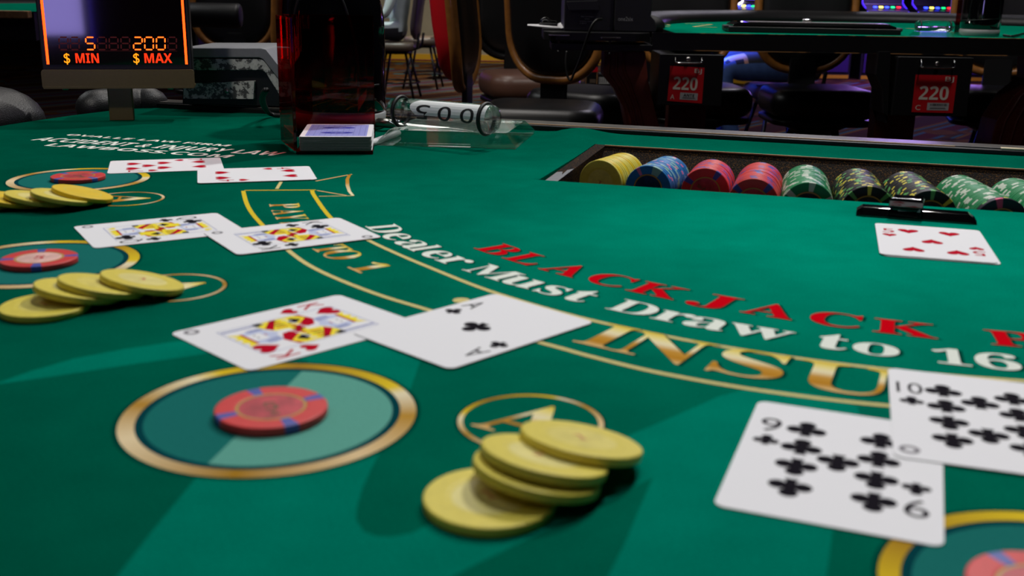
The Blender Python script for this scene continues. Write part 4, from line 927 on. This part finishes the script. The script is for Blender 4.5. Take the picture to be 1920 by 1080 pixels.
# ================================================================== people
def person(name, loc, yaw, label, joints, edges, radii, parts):
    """one skinned body; clothing colours by height and limb through material slots"""
    t = bpy.data.meshes.new(name); t.from_pydata([Vector(j) * .001 for j in joints], edges, [])
    o = bpy.data.objects.new(name, t); COL.objects.link(o); o.location = Vector(loc) * .001; o.rotation_euler = (0, 0, yaw)
    sk = o.modifiers.new('skin', 'SKIN'); sk.use_smooth_shade = True
    for i, r in enumerate(radii):
        v = t.skin_vertices[0].data[i]; v.radius = (r[0] * .001, r[1] * .001) if isinstance(r, tuple) else (r * .001, r * .001); v.use_root = i == 0
    o.modifiers.new('smooth', 'SUBSURF').levels = 2; o.modifiers['smooth'].render_levels = 2
    bpy.context.view_layer.update()
    me = bpy.data.meshes.new_from_object(o.evaluated_get(bpy.context.evaluated_depsgraph_get()))
    o.modifiers.clear(); o.data = me; me.materials.clear()
    for m in ('skin', 'shirt', 'legs', 'shoes'): me.materials.append(MATS[parts[m]])
    for p in me.polygons:
        c = p.center * 1000; p.material_index = parts['pick'](c); p.use_smooth = True
    return tag(o, label, 'person')
# seated, facing -y; pelvis first
SEATED = [(0, 0, 620), (0, 20, 760), (0, 30, 900), (0, 20, 1040), (0, 10, 1110), (0, 0, 1180), (0, -12, 1270),
          (90, -10, 610), (110, -250, 620), (120, -420, 610), (125, -430, 400), (130, -400, 160), (130, -420, 120), (130, -540, 90),
          (-90, -10, 610), (-110, -250, 620), (-120, -420, 610), (-125, -430, 400), (-130, -400, 160), (-130, -420, 120), (-130, -540, 90),
          (150, 20, 1060), (195, 0, 1020), (225, -40, 850), (230, -80, 770), (190, -230, 760), (165, -310, 780), (150, -370, 785),
          (-150, 20, 1060), (-195, 0, 1020), (-225, -40, 850), (-230, -80, 770), (-190, -230, 760), (-165, -310, 780), (-150, -370, 785)]
SE = [(0, 1), (1, 2), (2, 3), (3, 4), (4, 5), (5, 6), (0, 7), (7, 8), (8, 9), (9, 10), (10, 11), (11, 12), (12, 13), (0, 14), (14, 15), (15, 16), (16, 17), (17, 18), (18, 19), (19, 20), (3, 21), (21, 22), (22, 23), (23, 24), (24, 25), (25, 26), (26, 27), (3, 28), (28, 29), (29, 30), (30, 31), (31, 32), (32, 33), (33, 34)]
SR = [(150, 115), (140, 105), (150, 110), (140, 100), 60, 66, 92, 95, 85, 66, 58, 44, 46, 36, 95, 85, 66, 58, 44, 46, 36, 70, 62, 50, 44, 36, 28, 34, 70, 62, 50, 44, 36, 28, 34]
def hairs(o, head):
    b = MB(); rings = []
    for i in range(9):
        a = math.pi / 2 * i / 8; rings.append([Vector((104 * math.cos(a) * math.cos(t), 116 * math.cos(a) * math.sin(t) + 12, 22 + 112 * math.sin(a))) for t in [2 * math.pi * j / 20 for j in range(20)]])
    for v in range(1): b.loft(rings, 'hair')
    for i in range(len(b.v)): b.v[i] = b.v[i] * .92 + Vector(head)
    b.build('hair', o)
    b = MB()
    for sx in (-1, 1): b.lathe([(2, -9), (9, -5), (10, 0), (8, 6), (2, 9)], 'ink_black', 10, Vector(head) + Vector((sx * 32, -84, 8)))
    b.lathe([(13, -22), (11, -10), (6, 14), (2, 20)], 'skin', 10, Vector(head) + Vector((0, -96, 0))); b.build('face_features', o)
def pick_shirt(c):
    if c.z > 1165: return 0
    if abs(c.x) > 120 and c.y < -285 and c.z > 700: return 0
    if c.z < 140: return 3
    if c.z < 690 and (c.y < 60 or c.z < 640) and not (abs(c.x) > 180 and c.z > 700): return 2
    return 1
pw = person('person', (-1170 - 20, 10750, 0), yaw_to(-1, .1), 'person in a white shirt seated on the nearest slot stool', [(x, y + 25, z + 40) for x, y, z in SEATED], SE, SR, dict(skin='skin', shirt='shirt_white', legs='trousers_dark', shoes='shoe_dark', pick=pick_shirt)); hairs(pw, (0, 13, 1325))
# the seated player in jeans: one ankle hooked behind, shin slanting back
S2 = list(SEATED); S2[10] = (118, -395, 380); S2[11] = (112, -300, 190); S2[12] = (112, -295, 150); S2[13] = (112, -400, 100); S2[17] = (-122, -400, 400); S2[18] = (-126, -340, 190); S2[19] = (-126, -350, 150); S2[20] = (-126, -460, 100)
pj = person('person', (aty(1462, 150, 6500).x, 6500, 0), yaw_to(-1, -.15), 'person in blue jeans seated sideways beyond the far table', [(x, y + 15, z + 45 if z > 300 else z) for x, y, z in S2], SE, [r if i not in (8, 9, 15, 16) else ((92 if i in (8, 15) else 78)) for i, r in enumerate(SR)], dict(skin='skin', shirt='trousers_dark', legs='denim', shoes='shoe_dark', pick=pick_shirt)); hairs(pj, (0, 3, 1330))

# ================================================================== far blackjack table
TZ2 = 40.0; TY = 2590.0
def far_table():
    tA = at(1000, 61, TZ2); yN = at(1560, 66.5, TZ2).y; xL = at(1236, 61, TZ2).x; xR = 2150.0; yF = at(1500, 40, TZ2).y
    t = thing('blackjack_table', (1100, yN + 500, FLOOR), 'second blackjack table across the pit with a black padded rail', 'table'); O = (1100, yN + 500, FLOOR)
    cx, cy = (xL + xR) / 2 + 20, yN; rx = (xR - xL) / 2 - 20; ry = yF - yN
    arc = [(cx + rx * math.cos(a), cy + ry * (math.sin(a) ** .7 if math.sin(a) > 0 else 0)) for a in [math.pi * i / 48 for i in range(49)]]
    b = MB(); b.poly([(x, y, TZ2) for x, y in arc], 'felt_far')
    b.build('felt', t, O, recalc=False)
    b = MB()
    def pt_(px, py): return at(px, py, TZ2 + .4)
    for a, c in (((1240, 43), (1255, 47)), ((1285, 44), (1330, 45)), ((1335, 45.5), (1300, 50)), ((1300, 50), (1345, 51)), ((1245, 49.5), (1256, 50)), ((1700, 53), (1715, 54)), ((1500, 45), (1530, 47)), ((1795, 58), (1806, 59))):
        p, q = pt_(*a), pt_(*c); d = (q - p).normalized() ; n = Vector((-d.y, d.x, 0)) * 5; b.poly([p - n, q - n, q + n, p + n], 'print_cream')
    b.build('printed_lines', t, O, recalc=False)
    b = MB(); b.prism([(x, y) for x, y in arc], TZ2 - 40, TZ2 - .5, 'black_wood'); b.build('table_board', t, O)
    b = MB(); b.box(((xL + xR) / 2, yN - 8, TZ2 - 21), (xR - xL + 40, 16, 43), 'black_wood'); b.build('fascia', t, O, bevel=1)
    for zz in (TZ2 + .3, TZ2 - 42): b = MB(); b.box(((xL + xR) / 2, yN - 15.6, zz), (xR - xL + 36, 1.6, 1.7), 'chipped_edge'); b.build('edge_strip', t, O, label='chipped edge of the fascia showing bare wood')
    b = MB(); path = [Vector((cx + (rx + 50) * math.cos(a), cy + 20 + (ry + 56) * (max(0, math.sin(a)) ** .7), TZ2 + 6)) for a in [math.radians(6 + 168 * i / 60) for i in range(61)]]
    b.tube(path, 58, 'black_leather', 18, flat=.55); b.build('padded_rail', t, O)
    # curved mahogany legs cut as profiles
    def leg(pts, y0, y1, name='leg'):
        b = MB(); P = [aty(px, py, y0) for px, py in pts]; b.prism([(p.x, p.z) for p in P], y0, y1, 'wood_mahogany', axis='y')
        for k in (.12, .3, .48):
            half = len(pts) // 2
            A = [Vector((P[i].x * (1 - k) + P[-1 - i].x * k, y0 - 2, P[i].z * (1 - k) + P[-1 - i].z * k)) for i in range(half)]
            b.tube(A, 4.5, 'wood_mahogany', 6)
        b.build(name, t, O, bevel=2)
    leg([(1133, 97), (1131, 142), (1150, 165), (1168, 200), (1176, 240), (1180, 300), (1190, 380), (1185, 470), (1290, 470), (1270, 380), (1262, 300), (1240, 250), (1228, 205), (1215, 150), (1212, 120), (1210, 97)], yN + 30, yN + 130)
    leg([(1940, 108), (1938, 150), (1900, 180), (1870, 225), (1858, 270), (1850, 330), (1840, 470), (1950, 470), (1955, 330), (1970, 270), (1990, 225), (2010, 180), (2030, 150), (2030, 108)], yN + 60, yN + 160)
    b = MB(); c = aty(1300, 210, yN + 90); b.box((c.x, yN + 220, -480), (105, 60, 940), 'wood_mahogany'); c2 = aty(1700, 260, yN + 90); b.box((c2.x, yN + 220, -480), (110, 60, 940), 'wood_mahogany'); b.box(((c.x + c2.x) / 2, yN + 220, -905), (c2.x - c.x + 300, 160, 80), 'wood_mahogany'); b.build('undercarriage', t, O, bevel=3)
    pc = [(1648, 97), (1643, 140), (1656, 172), (1657, 212), (1671, 218), (1672, 232), (1670, 232), (1670, 97)]
    b = MB(); P = [aty(px, py, yN - 30) for px, py in pc]; lim = aty(1684, 106, yN - 40).x - 5; b.prism([(min(p.x, lim), p.z) for p in P], yN - 30, yN + 60, 'black_plastic', axis='y'); b.build('box_carrier', t, O, bevel=2)
    return yN, yF, O, xL
YN, YF, FTO, FXL = far_table()

def drop_box(px0, px1, py0, py1, st, sd, code, y, label, ante):
    a = aty(px0, py0, y); c = aty(px1, py1, y); o = Vector(((a.x + c.x) / 2, y + 90, c.z)); w_, h_ = c.x - a.x, a.z - c.z
    t = thing('drop_box', o, label, 'cash box', 'numbered drop boxes under the far table')
    b = MB(); b.box((0, 0, h_ / 2), (w_, 180, h_), 'black_plastic'); BB = b.build('box_body', t, bevel=2)
    L = lambda px, py: (aty(px, py, y) - o)
    hx = [L(px, py) for px, py in sd]
    b = MB(); b.tube(cat([Vector((hx[0].x, -91, hx[0].z)), Vector((hx[0].x, -97, hx[0].z - 6)), Vector((hx[0].x, -99, hx[1].z + 5)), Vector((hx[0].x + 5, -99, hx[1].z)), Vector((hx[1].x - 5, -99, hx[1].z)), Vector((hx[1].x, -99, hx[1].z + 5)), Vector((hx[1].x, -97, hx[0].z - 6)), Vector((hx[1].x, -91, hx[0].z))], False, 4), 2.0, 'chrome', 8); b.build('wire_handle', t)
    mid = (hx[0] + hx[1]) / 2
    b = MB(); b.X = Matrix.Translation((mid.x, -90, hx[1].z + 9)) @ Matrix.Rotation(math.pi / 2, 4, 'X'); b.lathe([(6, 0), (6, 3), (4.5, 5)], 'wire_metal', 20); b.build('lock', BB)
    q = [L(*p) for p in st]
    s = MB(); yy = -90.6
    s.prism([(p.x, p.z) for p in q], yy, yy + .5, 'sticker_red', axis='y')
    ex = (q[1] - q[0]); ez = (q[0] - q[3]); F = lambda u_, v_: q[3] + ex * u_ + ez * v_
    def tx(str_, u0, u1, v0, v1, style, m='sticker_print', dy=.3):
        p0 = F(u0, v0); p1 = F(u1, v0); pt = F(u0, v1); s.text(str_, style, (p0.x, yy - dy, p0.z), (p1 - p0).normalized(), (pt - p0).normalized(), m, height=(pt - p0).length, width=(p1 - p0).length, center=False)
    tx('220', .13, .84, .34, .70, 'sans'); tx('BJ', .72, .93, .84, .96, 'plain'); tx(code, .08, .2, .06, .19, 'plain')
    pl = [F(.36, .06), F(.88, .06), F(.88, .26), F(.36, .26)]; s.prism([(p.x, p.z) for p in pl], yy - .2, yy, 'label_silver', axis='y')
    if ante: tx('ANTE', .46, .78, .15, .23, 'sans', 'ink_label', .4)
    else:
        rr = random.Random(2); u_ = .43
        while u_ < .83:
            wv = rr.choice((.008, .012, .02)); p = [F(u_, .175), F(u_ + wv, .175), F(u_ + wv, .24), F(u_, .24)]; s.prism([(k.x, k.z) for k in p], yy - .4, yy - .2, 'ink_label', axis='y'); u_ += wv + rr.choice((.008, .014))
    for ln in ((.42, .82, .10), (.44, .8, .125)):
        p = [F(ln[0], ln[2]), F(ln[1], ln[2]), F(ln[1], ln[2] + .006), F(ln[0], ln[2] + .006)]; s.prism([(k.x, k.z) for k in p], yy - .4, yy - .2, 'ink_label', axis='y')
    s.build('number_sticker', BB, label='red sticker reading BJ 220 ' + code)
drop_box(1237, 1352, 101, 199, [(1257, 123.5), (1321, 127), (1316, 194), (1251, 189)], [(1266, 108), (1315, 118)], 'A', YN - 30, 'left black drop box with a red 220 A sticker and ANTE tag', True)
drop_box(1684, 1812, 106, 219, [(1717, 140), (1795, 141.5), (1786, 212), (1709, 210)], [(1727, 112), (1787, 127)], 'C', YN - 40, 'right black drop box with a red 220 C sticker', False)

# ---- things on the far table
def far_tray():
    a = at(1362, 60, TZ2); c = at(1700, 67, TZ2); o = Vector(((a.x + c.x) / 2, (a.y + c.y) / 2 + 70, TZ2 + 1))
    t = thing('chip_tray', o, 'black lidded chip tray standing on the far table', 'chip tray', rotz=math.atan2(c.y - a.y, c.x - a.x) * .6)
    L_ = (c.x - a.x); b = MB(); b.box((0, 0, 7), (L_ * .97, 150, 14), 'black_plastic'); b.build('tray_body', t, bevel=2)
    b = MB(); b.loft([[Vector((x * k, y * k, z)) for x, y in ((-L_ * .46, -70), (L_ * .46, -70), (L_ * .46, 70), (-L_ * .46, 70))] for k, z in ((1, 14), (1, 19), (.92, 25))], 'gloss_black', sm=False); b.build('lid', t, bevel=1.2)
    b = MB(); b.box((L_ * .04, 0, 25.5), (L_ * .8, 90, 1), 'strip_dark'); b.build('lid_window', t)
    b = MB(); b.pad(26, 16, 25, 34, 6, 4, 'chrome', (0, 40)); b.build('lid_knob', t)
    for sx in (-1, 1): b = MB(); b.box((sx * L_ * .492, -30, 12), (L_ * .03, 40, 8), 'grey_dark'); b.build('latch', t, bevel=1)
far_tray()
def far_roller():
    a = at(1722, 69.5, TZ2); c = at(1806, 71, TZ2); o = (a + c) / 2 + Vector((0, 35, .5)); L_ = (c - a).length
    t = thing('acrylic_stand', o, 'small clear acrylic block beside the lidded tray on the far table', 'stand'); b = MB()
    b.loft([[Vector((x * k, y * k, z)) for x, y in ((-L_ / 2, -35), (L_ / 2, -35), (L_ / 2, 35), (-L_ / 2, 35))] for k, z in ((1, 0), (1, 3), (.85, 12))], 'clear_acrylic', sm=False); b.build('block', t)
    o2 = o + Vector((-6, 0, 12.4)); t = thing('acrylic_roller', o2, 'clear acrylic cylinder on the small block on the far table', 'marker'); b = MB()
    b.X = Matrix.Translation((0, 0, 14.2)) @ Matrix.Rotation(math.pi / 2, 4, 'Y'); b.lathe([(9, -48), (13, -44), (13, 44), (9, 48)], 'clear_acrylic', 28); b.build('cylinder', t)
    for s in (-1, 1): b = MB(); b.X = Matrix.Translation((s * 38, 0, 14.2)) @ Matrix.Rotation(math.pi / 2, 4, 'Y'); b.tube([(13 * math.cos(2 * math.pi * i / 24), 13 * math.sin(2 * math.pi * i / 24), 0) for i in range(24)], 1.6, 'rubber', 6, closed=True); b.build('rubber_ring', t)
far_roller()
p = at(1849, 69, TZ2); c2 = canister(Vector((p.x, p.y + 46, TZ2 + .5)), 50, 172, 'glossy black domed canister standing on the far table', yaw=-.2)
b = MB(); pp = [at(1814, 66, TZ2 + 1), aty(1816, 10, at(1814, 66, TZ2 + 1).y)]
b.box((0, 0, 45), (3, 60, 90), 'red_acrylic'); o = b.build('discard_holder', origin=(0, 0, 0)); o.location = (pp[0].x / 1000 - .003, pp[0].y / 1000 + .05, TZ + (TZ2 + .6) / 1000); tag(o, 'thin dark red acrylic panel left of the canister on the far table', 'card holder')
b = MB(); b.tube(cat([at(1882, 66, TZ2 + 4.2), at(1896, 68, TZ2 + 4.2), at(1908, 66, TZ2 + 4.2), at(1925, 63, TZ2 + 4.2), at(1990, 62, TZ2 + 4.2)], False, 6), 3, 'rubber', 8); tag(b.build('power_cord', origin=at(1896, 68, TZ2 + 4.2)), 'black cord trailing right from the canister on the far table', 'cord')

# ---- shuffler shelf at the left end of the far table
SZ = TZ2
def shelf():
    y0 = YN - 20; a = aty(1020, 56, y0); c = aty(1222, 58, y0); o = Vector(((a.x + c.x) / 2, y0 + 130, SZ - 22))
    t = thing('shuffler_shelf', o, 'black shelf bolted to the left end of the far table', 'shelf')
    W_ = c.x - a.x
    b = MB(); b.prism(rrect(W_, 280, 40), 0, 21, 'black_plastic'); b.build('shelf_board', t, bevel=2)
    L = lambda px, py: aty(px, py, y0) - o
    for px, pz in ((1048, 65), (1144, 70)):
        p = L(px, pz); b = MB(); b.box((p.x, -128, p.z - 1), (52, 30, 3), 'wire_metal'); b.tube([(p.x, -128, p.z - 2), (p.x, -128, p.z - 24)], 3.2, 'wire_metal', 8); b.lathe([(6, p.z - 42), (3, p.z - 37), (3, p.z - 34)], 'wire_metal', 10, (p.x, -128, 0)); b.build('clamp', t, bevel=.4)
    p = L(1034, 81); q = L(1222, 94); b = MB(); b.box(((p.x + q.x) / 2, -60, p.z - 8), (q.x - p.x, 150, 16), 'black_plastic'); b.build('bracket_plate', t, bevel=1.5)
shelf()
def far_shuffler():
    y0 = YN + 28; a = aty(1060, 50, y0); c = aty(1235, 54, y0); o = Vector(((a.x + c.x) / 2, y0 + 110, SZ - .5))
    t = thing('card_shuffler', o, 'black one-deck shuffling machine on the shelf of the far table', 'card shuffler')
    L = lambda px, py: aty(px, py, y0) - o
    x0, xm, x1 = L(1058, 40).x, L(1152, 40).x, L(1232, 40).x
    b = MB(); b.box(((x0 + xm) / 2, 0, 85), (xm - x0, 200, 170), 'shuffler_grey'); b.build('rear_body', t, bevel=3)
    b = MB(); pr = [(xm, 0), (x1 - 2, 0), (x1, 4), (x1, 14), (x1 - 6, 30), (x1 - 16, 40), (x1 - 14, 60), (x1 - 15, 120), (x1 - 30, 165), (xm, 170)]
    b.prism(pr, -108, 100, 'shuffler_grey', axis='y'); FB = b.build('front_body', t, bevel=3)
    b = MB(); p, q = L(1062, 3), L(1120, 1); r, s_ = L(1124, 19), L(1068, 19); b.loft([[Vector((k.x, y, k.z)) for k in (p, q, r, s_)] for y in (-100, -112)], 'shuffler_grey', sm=False); b.build('flap', t, bevel=1)
    b = MB()
    def txt(st, px, py, wpx, h, style, m):
        k = L(px, py); k2 = L(px + wpx, py); b.text(st, style, (k.x, m[1], k.z), (1, 0, 0), (0, 0, 1), m[0], height=h, width=k2.x - k.x, center=False)
    txt('Bally Technologies', 1090, 32, 24, 2.6, 'plain', ('label_silver', -100.6)); txt('Service', 1097, 36.5, 9, 2.6, 'plain', ('label_silver', -100.6)); txt('Call 24 hours Toll Free', 1087, 41, 25, 2.6, 'plain', ('label_silver', -100.6)); txt('1-877', 1088, 45, 12, 2.6, 'plain', ('label_silver', -100.6))
    txt('one2six', 1159, 39, 28, 10, 'plain', ('label_silver', -108.6)); b.build('lettering', FB, recalc=False)
far_shuffler()
y0 = YN - 5
def sheet(name, pts, label, rise=0.0):
    P = [at(px, py, SZ + .4 + dz) for px, py, dz in pts]; b = MB(); n = len(P)
    o = sum(P, Vector()) / n
    top = [b.pt(p + Vector((0, 0, 1.2))) for p in P]; bot = [b.pt(p) for p in P]; b.face(top, 'paper'); b.face(bot[::-1], 'paper')
    for i in range(n): b.face((bot[i], bot[(i + 1) % n], top[(i + 1) % n], top[i]), 'paper')
    return tag(b.build(name, origin=o), label, 'paper', 'papers on the shuffler shelf')
sheet('paper_slip', [(989, 46, 10), (1035, 46, 10), (1105, 52, 1), (1104, 55, 1), (1040, 53, 4), (989, 48.5, 10)], 'long white paper slip lying across the shelf under the black clip')
sheet('paper_slip', [(1046, 45, 9), (1056, 41, 14), (1071, 49, 4), (1052, 54, 4)], 'small folded white paper slip in front of the shuffler')
sheet('paper_slip', [(1085, 50, 3), (1110, 43, 10), (1111, 45, 10), (1090, 52, 3)], 'white paper slip propped up against the shuffler label')
b = MB(); p, q = at(1109, 53, SZ + 3), at(1151, 55.5, SZ + 3); d = q - p; b.tube([p, p + d * .9], 3, 'pen_white', 10); b.tube([p + d * .9, q], [3, 1], 'pen_red', 10); tag(b.build('pen', origin=p), 'white pen with a red tip on the shelf before the shuffler', 'pen')
b = MB(); o = at(1028, 46, SZ + 12); o.z = SZ + 8; b.pad(48, 30, 0, 8, 6, 3, 'black_plastic', (0, 0)); b.tube(cat([(-20, 0, 8), (-16, 0, 17), (-4, 0, 19), (6, 0, 12), (22, 0, 10)], False, 5), 3.5, 'gloss_black', 8); o_ = b.build('paper_clip_holder'); o_.location = o * .001 + Vector((0, 0, TZ)); tag(o_, 'small black clip sitting on the white slip at the shelf end', 'clip')
b = MB(); yc = YN - 45
pts = [aty(px, py, yy) for px, py, yy in ((1128, 36, YN - 85), (1118, 38, YN - 105), (1108, 52, YN - 110), (1096, 85, YN - 100), (1086, 115, YN - 90), (1076, 138, YN - 80), (1070, 150, YN - 75), (1064, 142, YN - 70), (1061, 118, YN - 65), (1063, 96, YN - 60))]
b.tube(cat(pts, False, 6), 3, 'rubber', 8); tag(b.build('power_cord', origin=pts[0]), 'black cord looping down from the shuffler below the shelf', 'cord')

# ---- small boxes seen beyond the mahogany leg
def carton(px0, px1, py0, py1, y, rows, label):
    a = aty(px0, py0, y); c = aty(px1, py1, y); o = Vector(((a.x + c.x) / 2, y + 40, c.z)); t = thing('carton', o, label, 'box'); w_, h_ = c.x - a.x, a.z - c.z
    b = MB(); b.box((0, 0, h_ / 2), (w_, 80, h_), 'black_plastic'); b.build('box_body', t, bevel=1)
    b = MB()
    for (u0, u1, v0, v1, m) in rows: b.box((-w_ / 2 + w_ * (u0 + u1) / 2, -40.4, h_ * (v0 + v1) / 2), (w_ * (u1 - u0), .6, h_ * (v1 - v0)), m)
    b.build('printed_panel', t); return t, o
yb_ = 4750
cab = thing('low_cabinet', (aty(1120, 157, yb_).x, yb_ + 60, FLOOR), 'low black cabinet carrying two small cartons beyond the near stools', 'cabinet')
zt_ = aty(1120, 158, yb_).z
b = MB(); b.box((40, 20, (zt_ - FLOOR) / 2), (260, 130, zt_ - FLOOR), 'cabinet_dark'); b.build('body', cab, bevel=3)
b = MB(); b.box((40, -46, (zt_ - FLOOR) * .5), (230, 4, (zt_ - FLOOR) * .8), 'black_plastic'); b.build('door', cab, bevel=2)
carton(1099, 1120, 121, 157.5, yb_, [(0, .7, .9, 1, 'label_white'), (0, 1, .62, .88, 'sticker_red'), (.05, .5, .64, .72, 'label_white'), (.35, .85, .05, .25, 'stool_brown'), (0, .06, 0, .6, 'worn_wood'), (.92, .98, 0, .6, 'worn_wood')], 'small carton with a red and white band on the low cabinet')
carton(1123, 1142, 139, 157.5, yb_ + 10, [(0, 1, 0, .7, 'label_silver'), (.1, .15, .1, .6, 'ink_label'), (.3, .35, .1, .6, 'ink_label'), (.5, .55, .1, .6, 'ink_label'), (.7, .75, .1, .6, 'ink_label')], 'small pale carton with dark bars beside the red-banded one')

# ---- third table at the far left
def left_table():
    z3 = 60; a = at(-40, 20, z3); c = at(72, 21, z3); y0 = a.y
    t = thing('blackjack_table', (c.x - 700, y0 + 500, FLOOR), 'third green-topped table in the gloom left of the limit sign', 'table'); O = (c.x - 700, y0 + 500, FLOOR)
    xr = aty(340, 20, 4050).x
    b = MB(); b.poly([(-3200, y0, z3), (c.x + 5, y0, z3), (c.x + 5, y0 + 1500, z3), (-3200, y0 + 1500, z3)], 'felt_far'); b.build('felt', t, O, recalc=False)
    b = MB(); b.box(((-3200 + c.x) / 2, y0 - 14, z3 - 8), (c.x + 3200, 28, 20), 'worn_wood'); b.build('wood_edge', t, O, bevel=3)
    b = MB(); b.box(((-3200 + c.x) / 2, y0 + 750, z3 - 40), (c.x + 3200, 1480, 76), 'black_wood'); b.build('table_board', t, O)
    b = MB(); b.lathe([(260, FLOOR), (240, FLOOR + 60), (110, FLOOR + 120), (110, -80), (300, z3 - 80)], 'black_wood', 24, (-2000, y0 + 700, 0)); b.build('pedestal', t, O)
    p0 = aty(452, 30, 4050); b = MB(); path = [(-2100, y0 + 400, p0.z), (-1700, 4180, p0.z), (aty(360, 30, 4050).x, 4080, p0.z), (p0.x - 60, 4060, p0.z), (p0.x - 12, 4058, p0.z), (p0.x, 4058, p0.z)]
    b.tube(cat(path, False, 6), [46] * 25 + [44, 42, 38, 32, 24, 8], 'black_leather', 18); b.build('padded_rail', t, O)
left_table()

# ================================================================== slot machines
def slot_machine(label, loc, yaw, scr='screen_violet', glow='trim_violet', low_screen=False):
    t = thing('slot_machine', (0, 0, FLOOR), label, 'slot machine', 'slot machines at the back of the room'); t.location = (loc[0], loc[1], 0); t.rotation_euler = (0, 0, yaw); t.scale = (1, 1, 1.1)
    b = MB(); b.prism([(-260, 0), (240, 0), (240, 1750), (70, 1750), (0, 1500), (-40, 860), (-300, 800), (-300, 720), (-240, 640)], -270, 270, 'cabinet_dark', axis='x')
    for i in range(len(b.v)): pass
    b.build('cabinet', t, bevel=8)
    b = MB(); b.box((0, -266, 330), (470, 14, 500), 'panel_purple'); b.build('lower_panel', t, bevel=4)
    b = MB(); b.box((0, -255, 28), (500, 24, 40), 'gold_trim'); b.build('kick_strip', t)
    low, high = (900, 1270) if low_screen else (1160, 1500)
    b = MB(); b.prism([(-40 + (low - 860) * .045 - 10, low), (-40 + (high - 860) * .045 - 14, high), (-40 + (high - 860) * .045 - 26, high), (-40 + (low - 860) * .045 - 24, low)], -230, 230, scr, axis='x'); b.build('screen', t)
    b = MB(); b.prism([(30, 1530), (62, 1720), (50, 1720), (18, 1530)], -230, 230, 'screen_magenta' if scr != 'screen_blue' else 'screen_blue', axis='x'); b.build('top_screen', t)
    for k, m in enumerate(('button_blue', 'button_yellow', 'button_blue', 'button_green', 'button_red')):
        b = MB(); b.pad(48, 30, 0, 12, 8, 4, m, (-150 + k * 75, -235))
        for i in range(len(b.v)): v = b.v[i]; b.v[i] = Vector((v.x, v.y, v.z + 815 + (v.y + 300) * .22))
        b.build('button', t)
    for sx in (-1, 1): b = MB(); b.prism([(-306, 760), (-44, 872), (-24, 1300), (-34, 1302), (-54, 884), (-310, 784)], sx * 262 - 6, sx * 262 + 6, glow, axis='x'); b.build('light_strip', t)
    return t
sm = slot_machine('violet slot machine left of the facing bank, beyond the far table', (4.75, 14.3), 0)
def smc(x, y, yaw, label):
    s = dup(sma if 'angled' in label else sm, label, 'slot machines at the back of the room'); s.location = (x, y, 0); s.rotation_euler = (0, 0, yaw); return s
smc(5.4, 14.3, 0, 'violet slot machine in the middle of the facing bank'); smc(6.05, 14.3, 0, 'violet slot machine at the right end of the facing bank')
smc(4.1, 14.35, 0, 'violet slot machine behind the middle stool of the far table')
sma = slot_machine('nearest of the angled slot machines seen between two stool backs', (2.95, 13.2), yaw_to(-.8, -.6), 'screen_violet', 'screen_white', True)
for k in range(1, 4): smc(2.95 + k * .2, 13.2 + k * .85, yaw_to(-.8, -.6), ('nearest', 'second', 'third', 'farthest')[k] + ' of the angled slot machines seen between two stool backs')
blue = slot_machine('blue-lit slot machine facing the person in jeans', (0.83, 6.55), yaw_to(1, -.05), 'screen_blue', 'button_blue', True)
smc(-2.75, 12.4, .3, 'slot machine glowing between the stools left of the canister'); smc(-3.45, 12.6, .3, 'slot machine glowing just right of the limit sign')
for k in range(3): smc(-2.15, 10.7 + k * 1.15, yaw_to(1, -.05), ('near', 'middle', 'far')[k] + ' slot machine hidden behind the canister, facing the stool row')
lv = slot_machine('slot machine with a lavender screen behind the players', (-.42, -2.4), math.pi, 'screen_lavender', 'trim_violet', True)
lv.scale = (1, 1, .98)
lamp('blue_machine_glow', 'AREA', (1.14, 6.5, .85), 30, (.02, .08, 1.0), (1.7, 6.4, .5), size=.35)
lamp('violet_machine_glow', 'AREA', (4.9, 13.0, 1.6), 110, (.45, .25, 1.0), (4.6, 12.6, 0), size=1.0)
